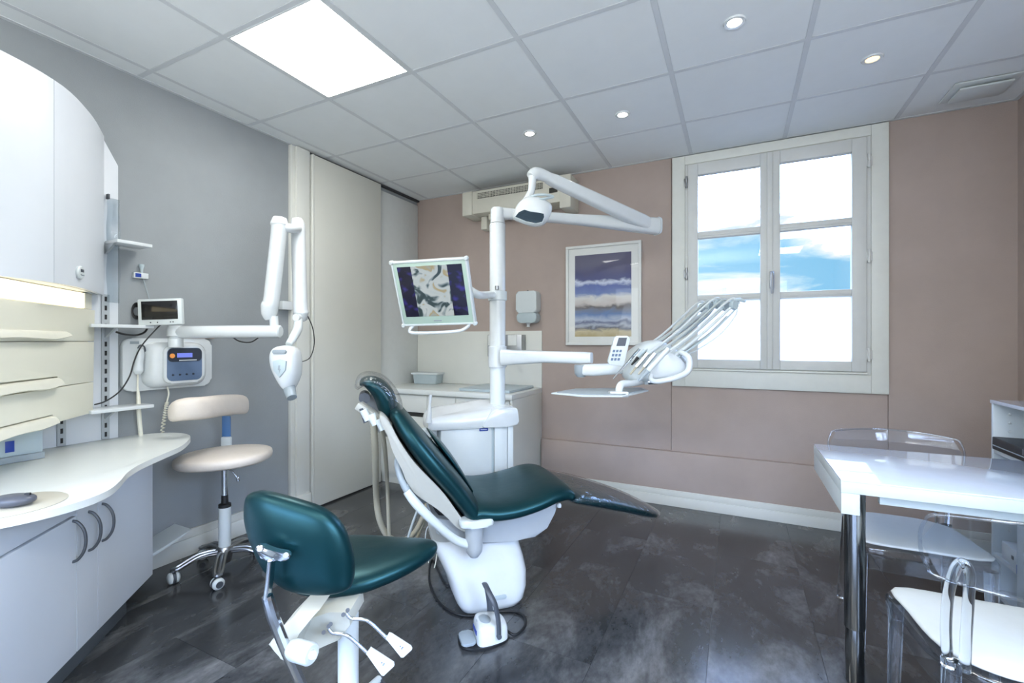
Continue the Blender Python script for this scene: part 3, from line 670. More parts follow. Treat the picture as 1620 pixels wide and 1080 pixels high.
# tube head
hd = Matrix.Translation(at(453, 583, 2.36)) @ frame((0, 0, 0), RT, UP)
k_ = 2.36/FPX
def hp(pts, cx, cy): return [((u-cx)*k_, -(v-cy)*k_) for u, v in pts]
ho = [(p.x, p.y) for p in closed_spline([(x_, y_, 0) for x_, y_ in hp([(430, 562), (436, 550), (453, 546), (469, 551), (474, 565), (474, 590), (468, 608), (462, 616), (452, 616), (441, 600), (433, 582)], 453, 583)], 4)]
th_ = obj('tube_head', pillow(new_bm(), ho, .125, hd, e=3.0), 'gloss_white', xr, sharp=60)
obj('cone', tube(new_bm(), [at(456, 606, 2.36), at(459, 619, 2.33), at(462, 629, 2.31)], [.030, .028, .024], n=20, smooth=False), 'plastic_grey', xr)
obj('handle_recess', prism(new_bm(), rrect(-.040, .030, .078, .100, .010), .054, .0665, hd @ Matrix.Rotation(.0, 4, 'Z'), bev=.003), 'plastic_grey', th_)
obj('emblem', prism(new_bm(), [(-.034, .042), (.0, .052), (.034, .042), (.030, -.005), (0, -.040), (-.030, -.005)], .060, .0735, hd, bev=.003), 'plastic_cool', th_)
obj('emblem', prism(new_bm(), [(-.004, .02), (.006, .022), (.004, .004), (.008, .002), (.0, -.02), (-.001, -.004), (-.006, -.002)], .0735, .0742, hd), 'plastic_grey', th_)
# handset with coiled cord
hs_ = thing('xray_handset', 'white hand switch on a coiled cord left of the x-ray keypad', 'hand switch', (XL+.05, 1.25, 1.1))
X_ = XL+.065
def wl(u, v, x_=X_): return onx(u, v, x_)
obj('grip', tube(new_bm(), [wl(222, 552), wl(222, 560), wl(220, 575), wl(219, 586), wl(219, 592)], [.012, .018, .018, .022, .012], n=14), 'gloss_white', hs_)
obj('hook', tube(new_bm(), [wl(218, 551), wl(222, 546), wl(228, 548), wl(230, 556)], .004, n=8), 'dark_grey', hs_)
bxo('label_strip', (XL+.0355, XL+.037, 1.245, 1.285, 1.222, 1.236), 'plastic_grey', hs_, bev=.0003)
obj('cord', tube(new_bm(), [wl(218, 592), wl(218, 612), wl(219, 630), wl(220, 655), wl(223, 690), wl(226, 720)], [.004, .004, .009, .010, .010, .010], n=8), 'cream_lip', hs_)
cc = xr
pts = [wl(265, 612), wl(266, 625), wl(263, 640), wl(260, 660), wl(256, 690)]
obj('cable', tube(new_bm(), [wl(264, 610), wl(267, 622), wl(264, 636)], .004, n=8), 'cream_lip', cc)
Pp = spline([wl(264, 636), wl(260, 660), wl(254, 700)], 40); bm = new_bm(); hel = []
for i_, q in enumerate(Pp): t = i_*1.25; hel.append(q+Vector((math.cos(t)*.008, math.sin(t)*.008, 0)))
obj('coil', tube(bm, hel, .0032, n=6, smooth=False), 'cream_lip', cc, sharp=60)
tag(obj('cardboard_flat', box(new_bm(), XL+.002, XL+.04, 1.53, 1.67, 1.2525, 1.268, bev=.003), 'brown_card'), 'small flat brown packet lying on top of the x-ray plate', 'packet')
# small screen
c_ = at(255, 493, 2.33); Ms = Matrix.Translation(c_) @ rotz(YAW+.10) @ Matrix.Rotation(-.04, 4, 'Y')
sm = thing('small_monitor', 'small white-framed screen, switched off, above the lit keypad', 'monitor', (c_.x, c_.y, 1.32))
bxo('frame', (-.105, .105, -.012, .012, -.068, .066), 'plastic_white', sm, bev=.006, mtx=Ms)
bxo('screen', (-.086, .086, -.0135, -.011, -.040, .054), 'black_gloss', sm, bev=.001, mtx=Ms)
for q in (-.045, -.012, .05, .062): obj('button', lathe(new_bm(), [(.0001, 0), (.0035, 0), (.003, .002), (.0001, .002)], Ms @ Matrix.Translation((q, -.012, -.054)) @ Matrix.Rotation(math.pi/2, 4, 'X'), 10), 'dark_grey', sm)
bm = new_bm(); box(bm, -.03, .03, .010, .035, -.05, .02, bev=.004, mtx=Ms); tube(bm, [c_+Vector((-.02, .03, -.03)), Vector((-2.70, 1.29, 1.345)), Vector((-2.715, 1.27, 1.3195))], .010, n=10); obj('mount', bm, 'plastic_white', sm)
wc = thing('cable_bundle', 'coil of black cable behind the small screen', 'cable', (-2.75, 1.2, 1.4))
p = at(219, 492, 2.40)
for j in range(5):
    a_ = j*.35; pts = [p+RT*(math.cos(t)*(.024+.004*j))+UP*(math.sin(t)*(.042-.003*j))+FW*(.006*j-.01) for t in [2*math.pi*q/8 for q in range(8)]]
    obj('loop', tube(new_bm(), pts, .004, n=6, closed=True), 'black', wc)
tag(tubeo('black_cable', [at(235, 515, 2.38), at(229, 525, 2.40), at(216, 530, 2.36), at(198, 529, 2.25), at(184, 525, 2.2)], .005, 'black', n=8), 'black cable sagging under the middle wall shelf', 'cable')
tag(tubeo('black_cable', [at(290, 499, 2.36), at(263, 507, 2.36), at(240, 528, 2.30), at(222, 550, 2.24), at(212, 572, 2.20), at(205, 595, 2.16), at(190, 618, 2.12), at(168, 634, 2.08), at(149, 640, 2.05)], .0032, 'black', n=8), 'thin black cable looping over the white x-ray plate', 'cable')
tag(bxo('wall_socket', (XL+.0, XL+.055, 2.115, 2.195, 1.455, 1.515), 'gloss_white', bev=.006), 'small white junction box on the wall beside the tall door post', 'socket')

# ================================================================== BEIGE STOOL
bs = thing('assistant_stool', 'beige round stool with curved backrest on a chrome five-star base', 'stool', (-2.50, 1.54, 0))
sc_ = Vector((-2.50, 1.54, 0))
seatc = at(351, 727, 2.47)
ou = [(.232*math.copysign(abs(math.cos(t))**.9, math.cos(t)), .205*math.copysign(abs(math.sin(t))**.9, math.sin(t))) for t in [2*math.pi*j/40 for j in range(40)]]
obj('seat', pillow(new_bm(), ou, .074, Matrix.Translation((sc_.x, sc_.y, .605)) @ rotz(YAW+.25) @ Matrix.Rotation(-.03, 4, 'Y'), e=3.6), 'beige_vinyl', bs, sharp=80)
bp_ = [at(272, 655, 2.33), at(285, 648, 2.30), at(320, 645, 2.36), at(360, 640, 2.55), at(382, 640, 2.68), at(386, 643, 2.72)]
bm = new_bm(); Q = spline(bp_, 6); rings = []
for i_, q in enumerate(Q):
    d_ = (Q[min(i_+1, len(Q)-1)]-Q[max(i_-1, 0)]).normalized(); s_ = d_.cross(UP).normalized(); f_ = i_/(len(Q)-1); h_ = max(.03, (1-abs(2*f_-1)**5)**.5)
    rings.append([q+v_-Vector((0, 0, 0)) for v_ in [s_*(.036*h_)*math.copysign(abs(math.cos(t))**.7, math.cos(t))+UP*(.058*h_)*math.copysign(abs(math.sin(t))**.7, math.sin(t)) for t in [2*math.pi*j/18 for j in range(18)]]])
obj('backrest', loft(bm, rings), 'beige_vinyl', bs, sharp=80)
obj('back_bar', prism(new_bm(), rrect(-.024, .024, -.11, .10, .004, 2), 0, .008, Matrix.Translation(at(359, 685, 2.66)) @ frame((0, 0, 0), RT, UP), bev=.001), 'blue_bar', bs)
obj('bar_sleeve', prism(new_bm(), rrect(-.027, .027, -.04, .035, .006, 3), -.004, .013, Matrix.Translation(at(359, 700, 2.65)) @ frame((0, 0, 0), RT, UP), bev=.002), 'plastic_white', bs)
obj('bar_foot', tube(new_bm(), [at(359, 712, 2.66), at(358, 728, 2.62), Vector((sc_.x, sc_.y+.05, .555))], .014, n=8), 'brushed', bs)
obj('gas_lift', lathe(new_bm(), [(.0001, .30), (.0155, .30), (.0155, .56), (.05, .562), (.055, .572), (.0001, .572)], Matrix.Translation(sc_), 20), 'chrome', bs)
obj('column_ring', lathe(new_bm(), [(.028, .332), (.031, .336), (.030, .352), (.018, .358), (.016, .40), (.0001, .40)], Matrix.Translation(sc_), 20), 'black', bs)
obj('column_cover', lathe(new_bm(), [(.030, .09), (.030, .335), (.026, .336)], Matrix.Translation(sc_), 24), 'plastic_white', bs)
obj('lever', tube(new_bm(), [sc_+Vector((.01, 0, .55)), sc_+RT*.04+UP*.53, sc_+RT*.068+UP*.495], [.004, .004, .005], n=8), 'chrome', bs)
obj('lever_knob', lathe(new_bm(), [(.0001, -.012), (.008, -.010), (.009, .0), (.006, .012), (.0001, .012)], Matrix.Translation(sc_+RT*.073+UP*.487), 12), 'chrome', bs)
obj('hub', lathe(new_bm(), [(.0001, .035), (.030, .038), (.036, .075), (.046, .105), (.036, .125), (.0001, .126)], Matrix.Translation(sc_), 24), 'brushed', bs)
def caster(parent, p, ang, mm='plastic_white', r=.028):
    """twin-wheel castor with its axle along ang, p = stem top"""
    c_ = Vector((p.x, p.y, r)); ax = Vector((math.cos(ang), math.sin(ang), 0)); mt = frame(c_, UP, ax.cross(UP))
    if True:
        mt = frame(c_, UP, ax.cross(UP).normalized()); z_ = mt.col[2].xyz
    ob = obj('caster', lathe(new_bm(), [(.0001, -.027), (.016, -.026), (r-.004, -.022), (r, -.017), (r, -.008), (r-.006, -.006), (r-.006, .006), (r, .008), (r, .017), (r-.004, .022), (.016, .026), (.0001, .027)], mt, 22), mm, parent)
    bm = new_bm(); lathe(bm, [(.016, .0262), (.0165, .0272), (.0145, .0272)], mt, 18); lathe(bm, [(r-.0045, -.0055), (r+.001, -.0055), (r+.001, .0055), (r-.0045, .0055)], mt, 18)
    obj('wheel_groove', bm, 'dark_grey', ob)
    obj('stem', lathe(new_bm(), [(.0001, r), (.008, r), (.008, p.z-.004), (.014, p.z-.002), (.014, p.z+.010), (.0001, p.z+.011)], Matrix.Translation((p.x, p.y, 0)), 12), 'dark_grey', ob)
def star(parent, c_, rad, a0, mm, zt=.105, ze=.068):
    for j in range(5):
        a_ = a0+j*2*math.pi/5; d_ = Vector((math.cos(a_), math.sin(a_), 0)); s_ = Vector((-d_.y, d_.x, 0))
        bm = new_bm()
        for sg in (-1, 1): tube(bm, [c_+d_*.02+s_*.012*sg+UP*zt, c_+d_*rad*.5+s_*.017*sg+UP*(zt+.004), c_+d_*rad*.88+s_*.017*sg+UP*(ze+.008), c_+d_*rad+s_*.010*sg+UP*ze], [.010, .0085, .0085, .009], n=8, k=4)
        tube(bm, [c_+d_*rad*.97+s_*.018+UP*ze, c_+d_*rad*1.03+UP*ze, c_+d_*rad*.97-s_*.018+UP*ze], .008, n=8)
        tube(bm, [c_+d_*.03+UP*(zt-.012), c_+d_*rad*.5+UP*(zt-.010), c_+d_*rad*.9+UP*(ze-.004)], [.012, .009, .008], n=8, k=4, flat=1.4)
        obj('leg', bm, mm, parent)
        caster(parent, c_+d_*rad+UP*(ze-.006), a_+.5+j*.7)
star(bs, sc_, .225, math.atan2(-.142, .135)+.12, 'brushed')

# ================================================================== DENTAL CHAIR
P0 = Vector((-1.0, 1.68, 0)); CL = Vector((.72, .69, 0)).normalized(); CW = Vector((-CL.y, CL.x, 0))
CZ = math.atan2(CL.y, CL.x)
def C(s, w_, z_): return P0+CL*s+CW*w_+UP*z_
chr_ = thing('dental_chair', 'reclined dark teal dental chair on a white pedestal in the middle', 'dental chair', tuple(C(.10, .30, 0)), CZ)
def cushion(stations, e=3.0, n=32, k=6):
    """stations: (s, w centre, z, half width, half thickness) lofted with rounded cross-sections"""
    Q = spline([Vector((a[0], a[2], a[1])) for a in stations], k); H = spline([Vector((a[3], a[4], 0)) for a in stations], k); rings = []
    for i_, q in enumerate(Q):
        d_ = Q[min(i_+1, len(Q)-1)]-Q[max(i_-1, 0)]; t = (CL*d_.x+UP*d_.y).normalized(); nn = CW.cross(t).normalized()
        rings.append(supring(C(q.x, q.z, q.y), CW, nn, max(H[i_].x, .002), max(H[i_].y, .001), e, n))
    return loft(new_bm(), rings)
wc_ = .275
obj('backrest', cushion([(.040, wc_, .425, .10, .004), (.030, wc_, .438, .262, .030), (.005, wc_, .480, .275, .045), (-.080, wc_, .600, .275, .050), (-.175, wc_, .715, .272, .052), (-.262, wc_, .830, .245, .046), (-.312, wc_, .905, .195, .038), (-.330, wc_, .935, .165, .024), (-.334, wc_, .943, .08, .004)]), 'teal_vinyl', chr_, sharp=80)
obj('backrest_pad', cushion([(.045, wc_+.08, .50, .14, .004), (.026, wc_+.08, .54, .17, .010), (-.050, wc_+.08, .66, .18, .016), (-.115, wc_+.08, .75, .15, .013), (-.155, wc_+.08, .80, .07, .004)], e=2.4), 'teal_vinyl', chr_, sharp=80)
obj('seat', cushion([(-.01, wc_, .478, .15, .004), (.0, wc_, .480, .262, .036), (.03, wc_, .484, .275, .047), (.11, wc_, .476, .282, .046), (.20, wc_, .480, .282, .045), (.30, wc_, .498, .278, .044), (.385, wc_, .520, .268, .042), (.445, wc_, .522, .258, .038), (.478, wc_, .512, .250, .028), (.487, wc_, .508, .16, .004)]), 'teal_vinyl', chr_, sharp=80)
lg = obj('legrest', cushion([(.478, wc_, .497, .16, .004), (.484, wc_, .495, .240, .024), (.53, wc_, .484, .248, .030), (.66, wc_, .448, .236, .032), (.80, wc_, .402, .215, .030), (.92, wc_, .358, .185, .027), (1.00, wc_, .325, .140, .022), (1.035, wc_, .312, .09, .014), (1.045, wc_, .308, .02, .004)]), 'teal_vinyl', chr_, sharp=80)
obj('plastic_cover', cushion([(.482, wc_, .498, .246, .030), (.53, wc_, .486, .256, .0365), (.66, wc_, .450, .246, .039), (.80, wc_, .404, .226, .037), (.92, wc_, .360, .196, .034), (1.00, wc_, .327, .152, .029), (1.05, wc_, .310, .10, .020), (1.085, wc_, .300, .05, .006)]), 'cover_film', lg, 'clear plastic cover', sharp=80)
# rear shell of the backrest
shell = [(.035, .425), (-.03, .445), (-.10, .545), (-.15, .612), (-.25, .725), (-.315, .825), (-.355, .905), (-.385, .93), (-.390, .905), (-.362, .85), (-.338, .775), (-.302, .70), (-.272, .625), (-.225, .575), (-.155, .520), (-.105, .470), (-.055, .415), (.005, .398)]
FR = frame(C(0, 0, 0), CL, UP)      # x = along, y = up, z = -CW
def cprism(poly, w0, w1, bev=.006, sm=True, seg=2):
    pp = [(p.x, p.y) for p in closed_spline([(a, b_, 0) for a, b_ in poly], 3)] if sm else poly
    return prism(new_bm(), pp, -w1, -w0, FR, bev=bev, seg=seg)
obj('back_shell', cprism(shell, .045, .505, .010), 'chair_shell', chr_, sharp=50)
obj('underframe', cprism([(-.165, .465), (-.150, .392), (-.105, .365), (.00, .338), (.046, .322), (.20, .312), (.31, .318), (.372, .352), (.41, .415), (.43, .470), (.35, .455), (.20, .43), (.08, .425), (-.05, .44)], .10, .46, .006, sm=False), 'mech_grey', chr_)
obj('hinge_cover', cprism([(-.02, .47), (-.10, .52), (-.17, .525), (-.13, .45), (-.07, .41), (-.01, .40)], .14, .42, .004), 'black', chr_)
bm = new_bm(); rings = []
for z_, s0, s1, w0, w1 in ((0, -.020, .235, .120, .46), (.006, -.034, .252, .110, .47), (.03, -.048, .276, .103, .48), (.08, -.068, .290, .102, .49), (.15, -.088, .292, .108, .49), (.21, -.115, .280, .118, .48), (.27, -.142, .262, .125, .47), (.300, -.152, .255, .132, .46), (.33, -.155, .25, .14, .45)):
    c_ = C((s0+s1)/2, (w0+w1)/2, z_); rings.append(supring(c_, CL, CW, (s1-s0)/2, (w1-w0)/2, 5.2, 44))
pb = obj('pedestal', loft(bm, rings), 'gloss_white', chr_, sharp=60)
ob_c = at(776, 946, 2.045)
# base badge
FB_ = frame(C(.135, .1025, .065), CL, UP)
obj('foot_badge', prism(new_bm(), rrect(-.035, .035, -.010, .010, .0095), -.002, .004, FB_, bev=.001), 'plastic_cool', pb)
# side arm bracket
obj('arm_bracket', lathe(new_bm(), [(.0001, .292), (.018, .296), (.034, .318), (.036, .34), (.040, .40), (.043, .448), (.0001, .449)], Matrix.Translation(C(.005, .045, 0)), 22), 'mech_grey', chr_)
obj('bracket_cap', prism(new_bm(), [(p.x, p.y) for p in closed_spline([(-.075, -.03, 0), (.0, -.042, 0), (.055, -.035, 0), (.065, .0, 0), (.055, .035, 0), (0, .042, 0), (-.075, .03, 0)], 4)], .440, .472, Matrix.Translation(C(.02, .03, 0)) @ rotz(CZ), bev=.008), 'plastic_white', chr_)
obj('support_arm', tube(new_bm(), [C(.0, .045, .345), C(-.08, .035, .385), C(-.17, .02, .475), C(-.245, .02, .560), C(-.285, .03, .615)], [.020, .018, .018, .019, .016], n=12, flat=.8), 'plastic_white', chr_)
obj('upper_support', tube(new_bm(), [C(-.275, .05, .600), C(-.305, .07, .660), C(-.315, .12, .720), C(-.28, .2, .74)], [.016, .014, .014, .014], n=12), 'plastic_grey', chr_)
obj('cross_support', tube(new_bm(), [C(-.290, .06, .635), C(-.255, .10, .590), C(-.21, .14, .545), C(-.14, .2, .53), C(-.08, .24, .50)], [.020, .024, .026, .022, .02], n=12), 'plastic_grey', chr_)
obj('screw_knob', lathe(new_bm(), [(.0001, -.012), (.010, -.010), (.011, 0), (.006, .010), (.0001, .010)], Matrix.Translation(C(.425, .085, .462)), 14), 'gloss_white', chr_)
# headrest
hr = obj('headrest', cushion([(-.470, wc_, 1.040, .05, .006), (-.455, wc_, 1.052, .115, .018), (-.424, wc_, 1.046, .135, .032), (-.386, wc_, 1.018, .140, .042), (-.362, wc_, .978, .140, .046), (-.352, wc_, .932, .130, .042), (-.352, wc_, .900, .11, .024), (-.355, wc_, .890, .05, .006)], e=2.6), 'teal_vinyl', chr_, sharp=80)
obj('headrest_film', cushion([(-.485, wc_, 1.030, .10, .012), (-.458, wc_, 1.062, .145, .030), (-.415, wc_, 1.060, .158, .036), (-.372, wc_, 1.034, .160, .038), (-.338, wc_, .985, .160, .039), (-.325, wc_, .935, .150, .040), (-.335, wc_, .890, .13, .036), (-.355, wc_, .862, .10, .020)], e=2.4), 'plastic_film', hr, 'clear plastic wrap', sharp=80)
obj('headrest_mount', tube(new_bm(), [C(-.355, wc_, .87), C(-.395, wc_, .93), C(-.440, wc_, .985)], [.030, .022, .028], n=14), 'mech_grey', chr_)
obj('headrest_knob', tube(new_bm(), [C(-.452, wc_-.07, .985), C(-.452, wc_+.05, .985)], .024, n=18), 'dark_grey', chr_)
obj('head_bracket', cprism([(-.47, .925), (-.43, .935), (-.36, .875), (-.335, .84), (-.36, .81), (-.41, .85)], .20, .35, .006), 'chair_shell', chr_)

# suction holder and hoses next to the headrest
sh_ = thing('suction_holder', 'white holder with two beige suction hoses behind the headrest', 'suction hoses', tuple(at(600, 850, 2.35)))
bxo('holder_bar', (-.085, .085, -.03, .03, -.018, .018), 'chair_shell', sh_, bev=.008, mtx=Matrix.Translation(at(592, 658, 1.97)) @ rotz(YAW) @ Matrix.Rotation(.62, 4, 'Y'))
for (u, v) in ((579, 657), (591, 664), (603, 672)):
    obj('clip', tube(new_bm(), [at(u-4, v-9, 1.92), at(u+3, v+8, 1.92)], [.017, .014], n=12), 'plastic_white', sh_)
obj('suction_tip', tube(new_bm(), [at(571, 646, 1.92), at(579, 668, 1.92)], [.008, .010], n=10), 'dark_grey', sh_)
def corrug(pts, r, T=None):
    Q = spline(pts, 22); R = [r*(1+.07*(i_ % 2)) for i_ in range(len(Q))]; return tube(new_bm(), Q, R, n=10, smooth=False)
obj('large_hose', corrug([at(591, 668, 1.93), at(594, 720, 2.05), at(595, 780, 2.28), at(600, 820, 2.34), at(614, 848, 2.40), at(636, 855, 2.46), at(655, 843, 2.52), at(668, 820, 2.58), at(678, 790, 2.64), at(688, 740, 2.68)], .0145), 'beige_hose', sh_, sharp=80)
obj('small_hose', tube(new_bm(), [at(603, 676, 1.93), at(609, 710, 2.05), at(613, 770, 2.28), at(615, 830, 2.34), at(618, 860, 2.40), at(632, 872, 2.5), at(655, 860, 2.58), at(680, 800, 2.66)], .0095, n=10), 'beige_hose', sh_, sharp=80)
obj('air_hose', tube(new_bm(), [at(634, 893, 2.45), at(642, 862, 2.42), at(652, 830, 2.42), at(663, 800, 2.46), at(676, 760, 2.55)], .0075, n=10), 'grey_hose', sh_, sharp=80)
for j, (u, v) in enumerate(((676, 845), (682, 870))):
    tag(tubeo('thin_cord', [at(u-4, v+20, 2.5), at(u-2, v-5, 2.5), at(u+4, v-15, 2.52), at(u+10, v-10, 2.6), at(u+8, v+15, 2.5), at(u+5, v+24+j*4, 2.48)], .003, 'cream_lip' if j else 'plastic_white', n=6), 'short white cord loop beside the chair pedestal' if j == 0 else 'cream cord loop low beside the chair pedestal', 'cord')

# foot control
fp = thing('foot_control', 'white foot control with black carrying strap in front of the pedestal', 'foot pedal', tuple(onz(772, 1015, 0)), YAW-.15)
fc = onz(772, 1010, 0); FM = Matrix.Translation(fc) @ rotz(YAW+.32)
obj('sole', prism(new_bm(), [(p.x, p.y) for p in closed_spline([(-.075, -.062, 0), (.0, -.070, 0), (.070, -.045, 0), (.082, .0, 0), (.06, .06, 0), (0, .075, 0), (-.06, .062, 0), (-.115, .05, 0), (-.118, -.03, 0)], 4)], .002, .012, FM, bev=.003), 'black', fp)
rings = []
for z_, g_ in ((.012, .0), (.03, .0), (.050, .004), (.066, .014), (.074, .032)):
    rings.append([FM @ Vector((x_*(1-g_*6)+.012, y_*(1-g_*6), z_+(.008*(1-x_/.07) if z_ > .045 else 0))) for x_, y_ in [(p.x, p.y) for p in closed_spline([(-.060, -.058, 0), (.0, -.062, 0), (.056, -.045, 0), (.068, .0, 0), (.054, .05, 0), (0, .065, 0), (-.058, .055, 0), (-.068, 0, 0)], 4)]])
obj('body', loft(new_bm(), rings), 'gloss_white', fp, sharp=60)
obj('pedal_plate', prism(new_bm(), rrect(-.118, -.058, -.045, .045, .016), .014, .026, FM, bev=.004), 'plastic_grey', fp)
obj('rocker', lathe(new_bm(), [(.0001, .084), (.022, .083), (.030, .078), (.030, .068)], FM @ Matrix.Translation((-.020, .0, .006)) @ Matrix.Scale(1.25, 4, (0, 1, 0)), 26), 'plastic_grey', fp)
bxo('label', (-.058, -.055, -.03, .03, .042, .058), 'navy_tag', fp, bev=.0005, mtx=FM)
st = [FM @ Vector(v_) for v_ in ((.028, -.066, .045), (.026, -.066, .10), (.014, -.060, .17), (-.005, -.035, .212), (-.010, .0, .222), (-.005, .035, .212), (.014, .060, .17), (.026, .066, .10), (.028, .066, .045))]
obj('carry_strap', tube(new_bm(), st, .0125, n=8, flat=.45, up=(.3, 1, 0)), 'dark_grey', fp, sharp=60)
for sg in (-1, 1): obj('strap_rivet', tube(new_bm(), [FM @ Vector((.028, sg*.062, .045)), FM @ Vector((.028, sg*.074, .045))], .010, n=14), 'dark_grey', fp)
tag(tubeo('foot_control_cable', [FM @ Vector((.080, .01, .016)), onz(815, 1004, .006), onz(830, 990, .006), onz(829, 975, .006), onz(812, 967, .006), onz(780, 968, .006), onz(742, 974, .006), onz(712, 966, .006), onz(690, 945, .006), onz(679, 915, .006), onz(684, 885, .006), C(-.06, .40, .006), C(.0, .46, .03)], .0055, 'black', n=8), 'black cable on the floor curling round the chair pedestal', 'cable')

# ================================================================== DENTAL UNIT (cart and post)
du = thing('dental_unit', 'white dental unit cabinet with tall post behind the teal chair', 'dental unit', tuple(C(.13, .78, 0)), CZ)
D0, D1, DW0, DW1 = -.095, .385, .635, .95
def cbox(name, s0, s1, w0, w1, z0, z1, mm, parent, bev=.004):
    return obj(name, box(new_bm(), s0, s1, w0, w1, z0, z1, bev=bev, mtx=Matrix.Translation(P0) @ rotz(CZ)), mm, parent)
cbox('cabinet', -.055, .372, .66, .94, .0, .745, 'plastic_cool', du, .012)
cbox('door', -.050, .245, .642, .659, .16, .742, 'plastic_white', du, .004)
cbox('side_panel', .262, .340, .644, .660, .16, .758, 'plastic_white', du, .004)
cbox('corner_panel', .343, .378, .646, .93, .16, .760, 'plastic_white', du, .004)
bt = cbox('blue_badge', .172, .222, .639, .6425, .722, .738, 'navy_tag', du, .0005)
cbox('badge_line', .178, .216, .6385, .6395, .7285, .7315, 'pale_tag', bt, 0)
# lid: domed
CMX = Matrix.Translation(P0) @ rotz(CZ)
def lidring(g_, z_, dz=0):
    o_ = closed_spline([(-.122, .655, 0), (-.10, .632, 0), (.05, .622, 0), (.20, .622, 0), (.36, .628, 0), (.388, .65, 0), (.392, .80, 0), (.38, .96, 0), (.20, .975, 0), (0, .965, 0), (-.10, .93, 0), (-.128, .80, 0)], 4)
    cx, cy = .13, .80
    return [CMX @ Vector((cx+(p.x-cx)*(1-g_), cy+(p.y-cy)*(1-g_), z_+(dz*max(0, (p.x+.12)/.5)+dz*.8*max(0, (p.y-.62)/.35)))) for p in o_]
obj('lid', loft(new_bm(), [lidring(.02, .742), lidring(0, .750), lidring(0, .778, .02), lidring(.03, .792, .03), lidring(.12, .806, .03), lidring(.35, .815, .03), lidring(.8, .82, .03)]), 'gloss_white', du, sharp=60)
obj('column_cowl', cprism([(.19, .76), (.215, .80), (.245, .835), (.29, .850), (.385, .848), (.392, .82), (.392, .75), (.2, .745)], .617, .96, .012), 'gloss_white', du)
PX = Vector((-1.315, 2.473, 0)); PM = Matrix.Translation(PX)
obj('post', lathe(new_bm(), [(.0001, .80), (.047, .80), (.047, 1.07), (.046, 1.072)], PM, 32), 'plastic_white', du)
obj('post', lathe(new_bm(), [(.0001, 1.071), (.049, 1.072), (.049, 1.95), (.046, 1.955), (.0001, 1.956)], PM, 32), 'gloss_white', du)
obj('tool_holder', tube(new_bm(), [at(678, 668, 2.5), at(680, 640, 2.5), at(681, 624, 2.5)], [.020, .007, .008], n=10), 'gloss_white', du)
obj('cup_rest', prism(new_bm(), rrect(-.05, .03, -.03, .03, .02), .70, .748, CMX @ Matrix.Translation((-.095, .70, 0)), bev=.006), 'plastic_white', du)
for q in (-.01, .012): obj('drain_pipe', tube(new_bm(), [CMX @ Vector((-.085+q, .69, .70)), CMX @ Vector((-.080+q, .69, .5)), CMX @ Vector((-.05, .72, .40))], .006, n=8), 'chrome', du)
# chair bridge joining unit and pedestal
cbox('bridge', .02, .25, .44, .665, .02, .24, 'plastic_cool', du, .02)

# operating light with its two arms
ol = thing('operating_light', 'white operating light on two long jointed arms above the post', 'dental lamp', (PX.x, PX.y, 1.957))
B1 = at(1030, 357, 3.06)
Pt = Vector((PX.x, PX.y, 2.022))
obj('post_elbow', lathe(new_bm(), [(.0001, 1.957), (.046, 1.958), (.043, 1.985), (.043, 2.040), (.036, 2.052), (.0001, 2.054)], PM, 28), 'gloss_white', ol)
def beam(pts, hw, hh, mm, name, parent, e=3.5, n=20):
    P = [Vector(p) for p in pts]; rings = []
    for i_, q in enumerate(P):
        d_ = (P[min(i_+1, len(P)-1)]-P[max(i_-1, 0)]).normalized(); s_ = d_.cross(UP).normalized(); u_ = s_.cross(d_)
        rings.append(supring(q, s_, u_, hw[i_], hh[i_], e, n))
    return obj(name, loft(new_bm(), rings), mm, parent, sharp=50)
beam([Pt, Pt*.8+B1*.2, Pt*.5+B1*.5, Pt*.1+B1*.9, B1+(B1-Pt)*.04], [.030, .032, .034, .044, .046], [.036, .030, .032, .050, .055], 'gloss_white', 'lower_arm', ol)
T1 = at(866, 281, 2.62)
beam([B1+(B1-T1)*.02, B1*.9+T1*.1, B1*.5+T1*.5, T1*.95+B1*.05, T1], [.034, .036, .034, .032, .028], [.040, .046, .042, .034, .028], 'gloss_white', 'upper_arm', ol)
obj('knuckle_cap', beam([B1+(B1-Pt)*.04, B1+(B1-Pt)*.052], [.050, .048], [.060, .056], 'gloss_white', 'knuckle_cap', ol).data and new_bm() or new_bm(), 'gloss_white', ol) if False else beam([B1+(B1-Pt)*.041, B1+(B1-Pt)*.055], [.050, .046], [.060, .054], 'plastic_white', 'knuckle_cap', ol)
obj('head_link', tube(new_bm(), [T1+RT*.01, at(856, 276, 2.6), at(846, 275, 2.58), at(840, 280, 2.57)], [.030, .034, .036, .030], n=16), 'gloss_white', ol)
obj('stem', tube(new_bm(), [at(842, 279, 2.57), at(842, 290, 2.57), at(840, 303, 2.56), at(833, 318, 2.55), at(824, 330, 2.54)], [.024, .021, .020, .024, .03], n=16), 'gloss_white', ol)
LT = 2.52; lk_ = LT/FPX
def lpx(pts): return [(p.x, p.y) for p in closed_spline([((u-842)*lk_, -(v-336)*lk_, 0) for u, v in pts], 4)]
hM = Matrix.Translation(at(842, 336, LT)) @ frame((0, 0, 0), RT+FW*.15, UP)
lo = lpx(((812, 345), (816, 328), (829, 315), (848, 313), (866, 320), (873, 329), (868, 346), (860, 355), (845, 357), (826, 352)))
hd_ = obj('lamp_head', pillow(new_bm(), lo, .17, hM, e=2.6, dome=.2), 'gloss_white', ol, sharp=80)
lM = Matrix.Translation(at(842, 336, LT-.078)) @ frame((0, 0, 0), RT+FW*.15, UP+FW*.45)
sg_ = 1 if lM.col[2].xyz.dot(FW) < 0 else -1
le = [((u-842)*lk_*.97, -(v-336)*lk_*1.05) for u, v in ((814, 346), (820, 338), (829, 333), (860, 339), (860, 345), (856, 353), (846, 356), (830, 353))]
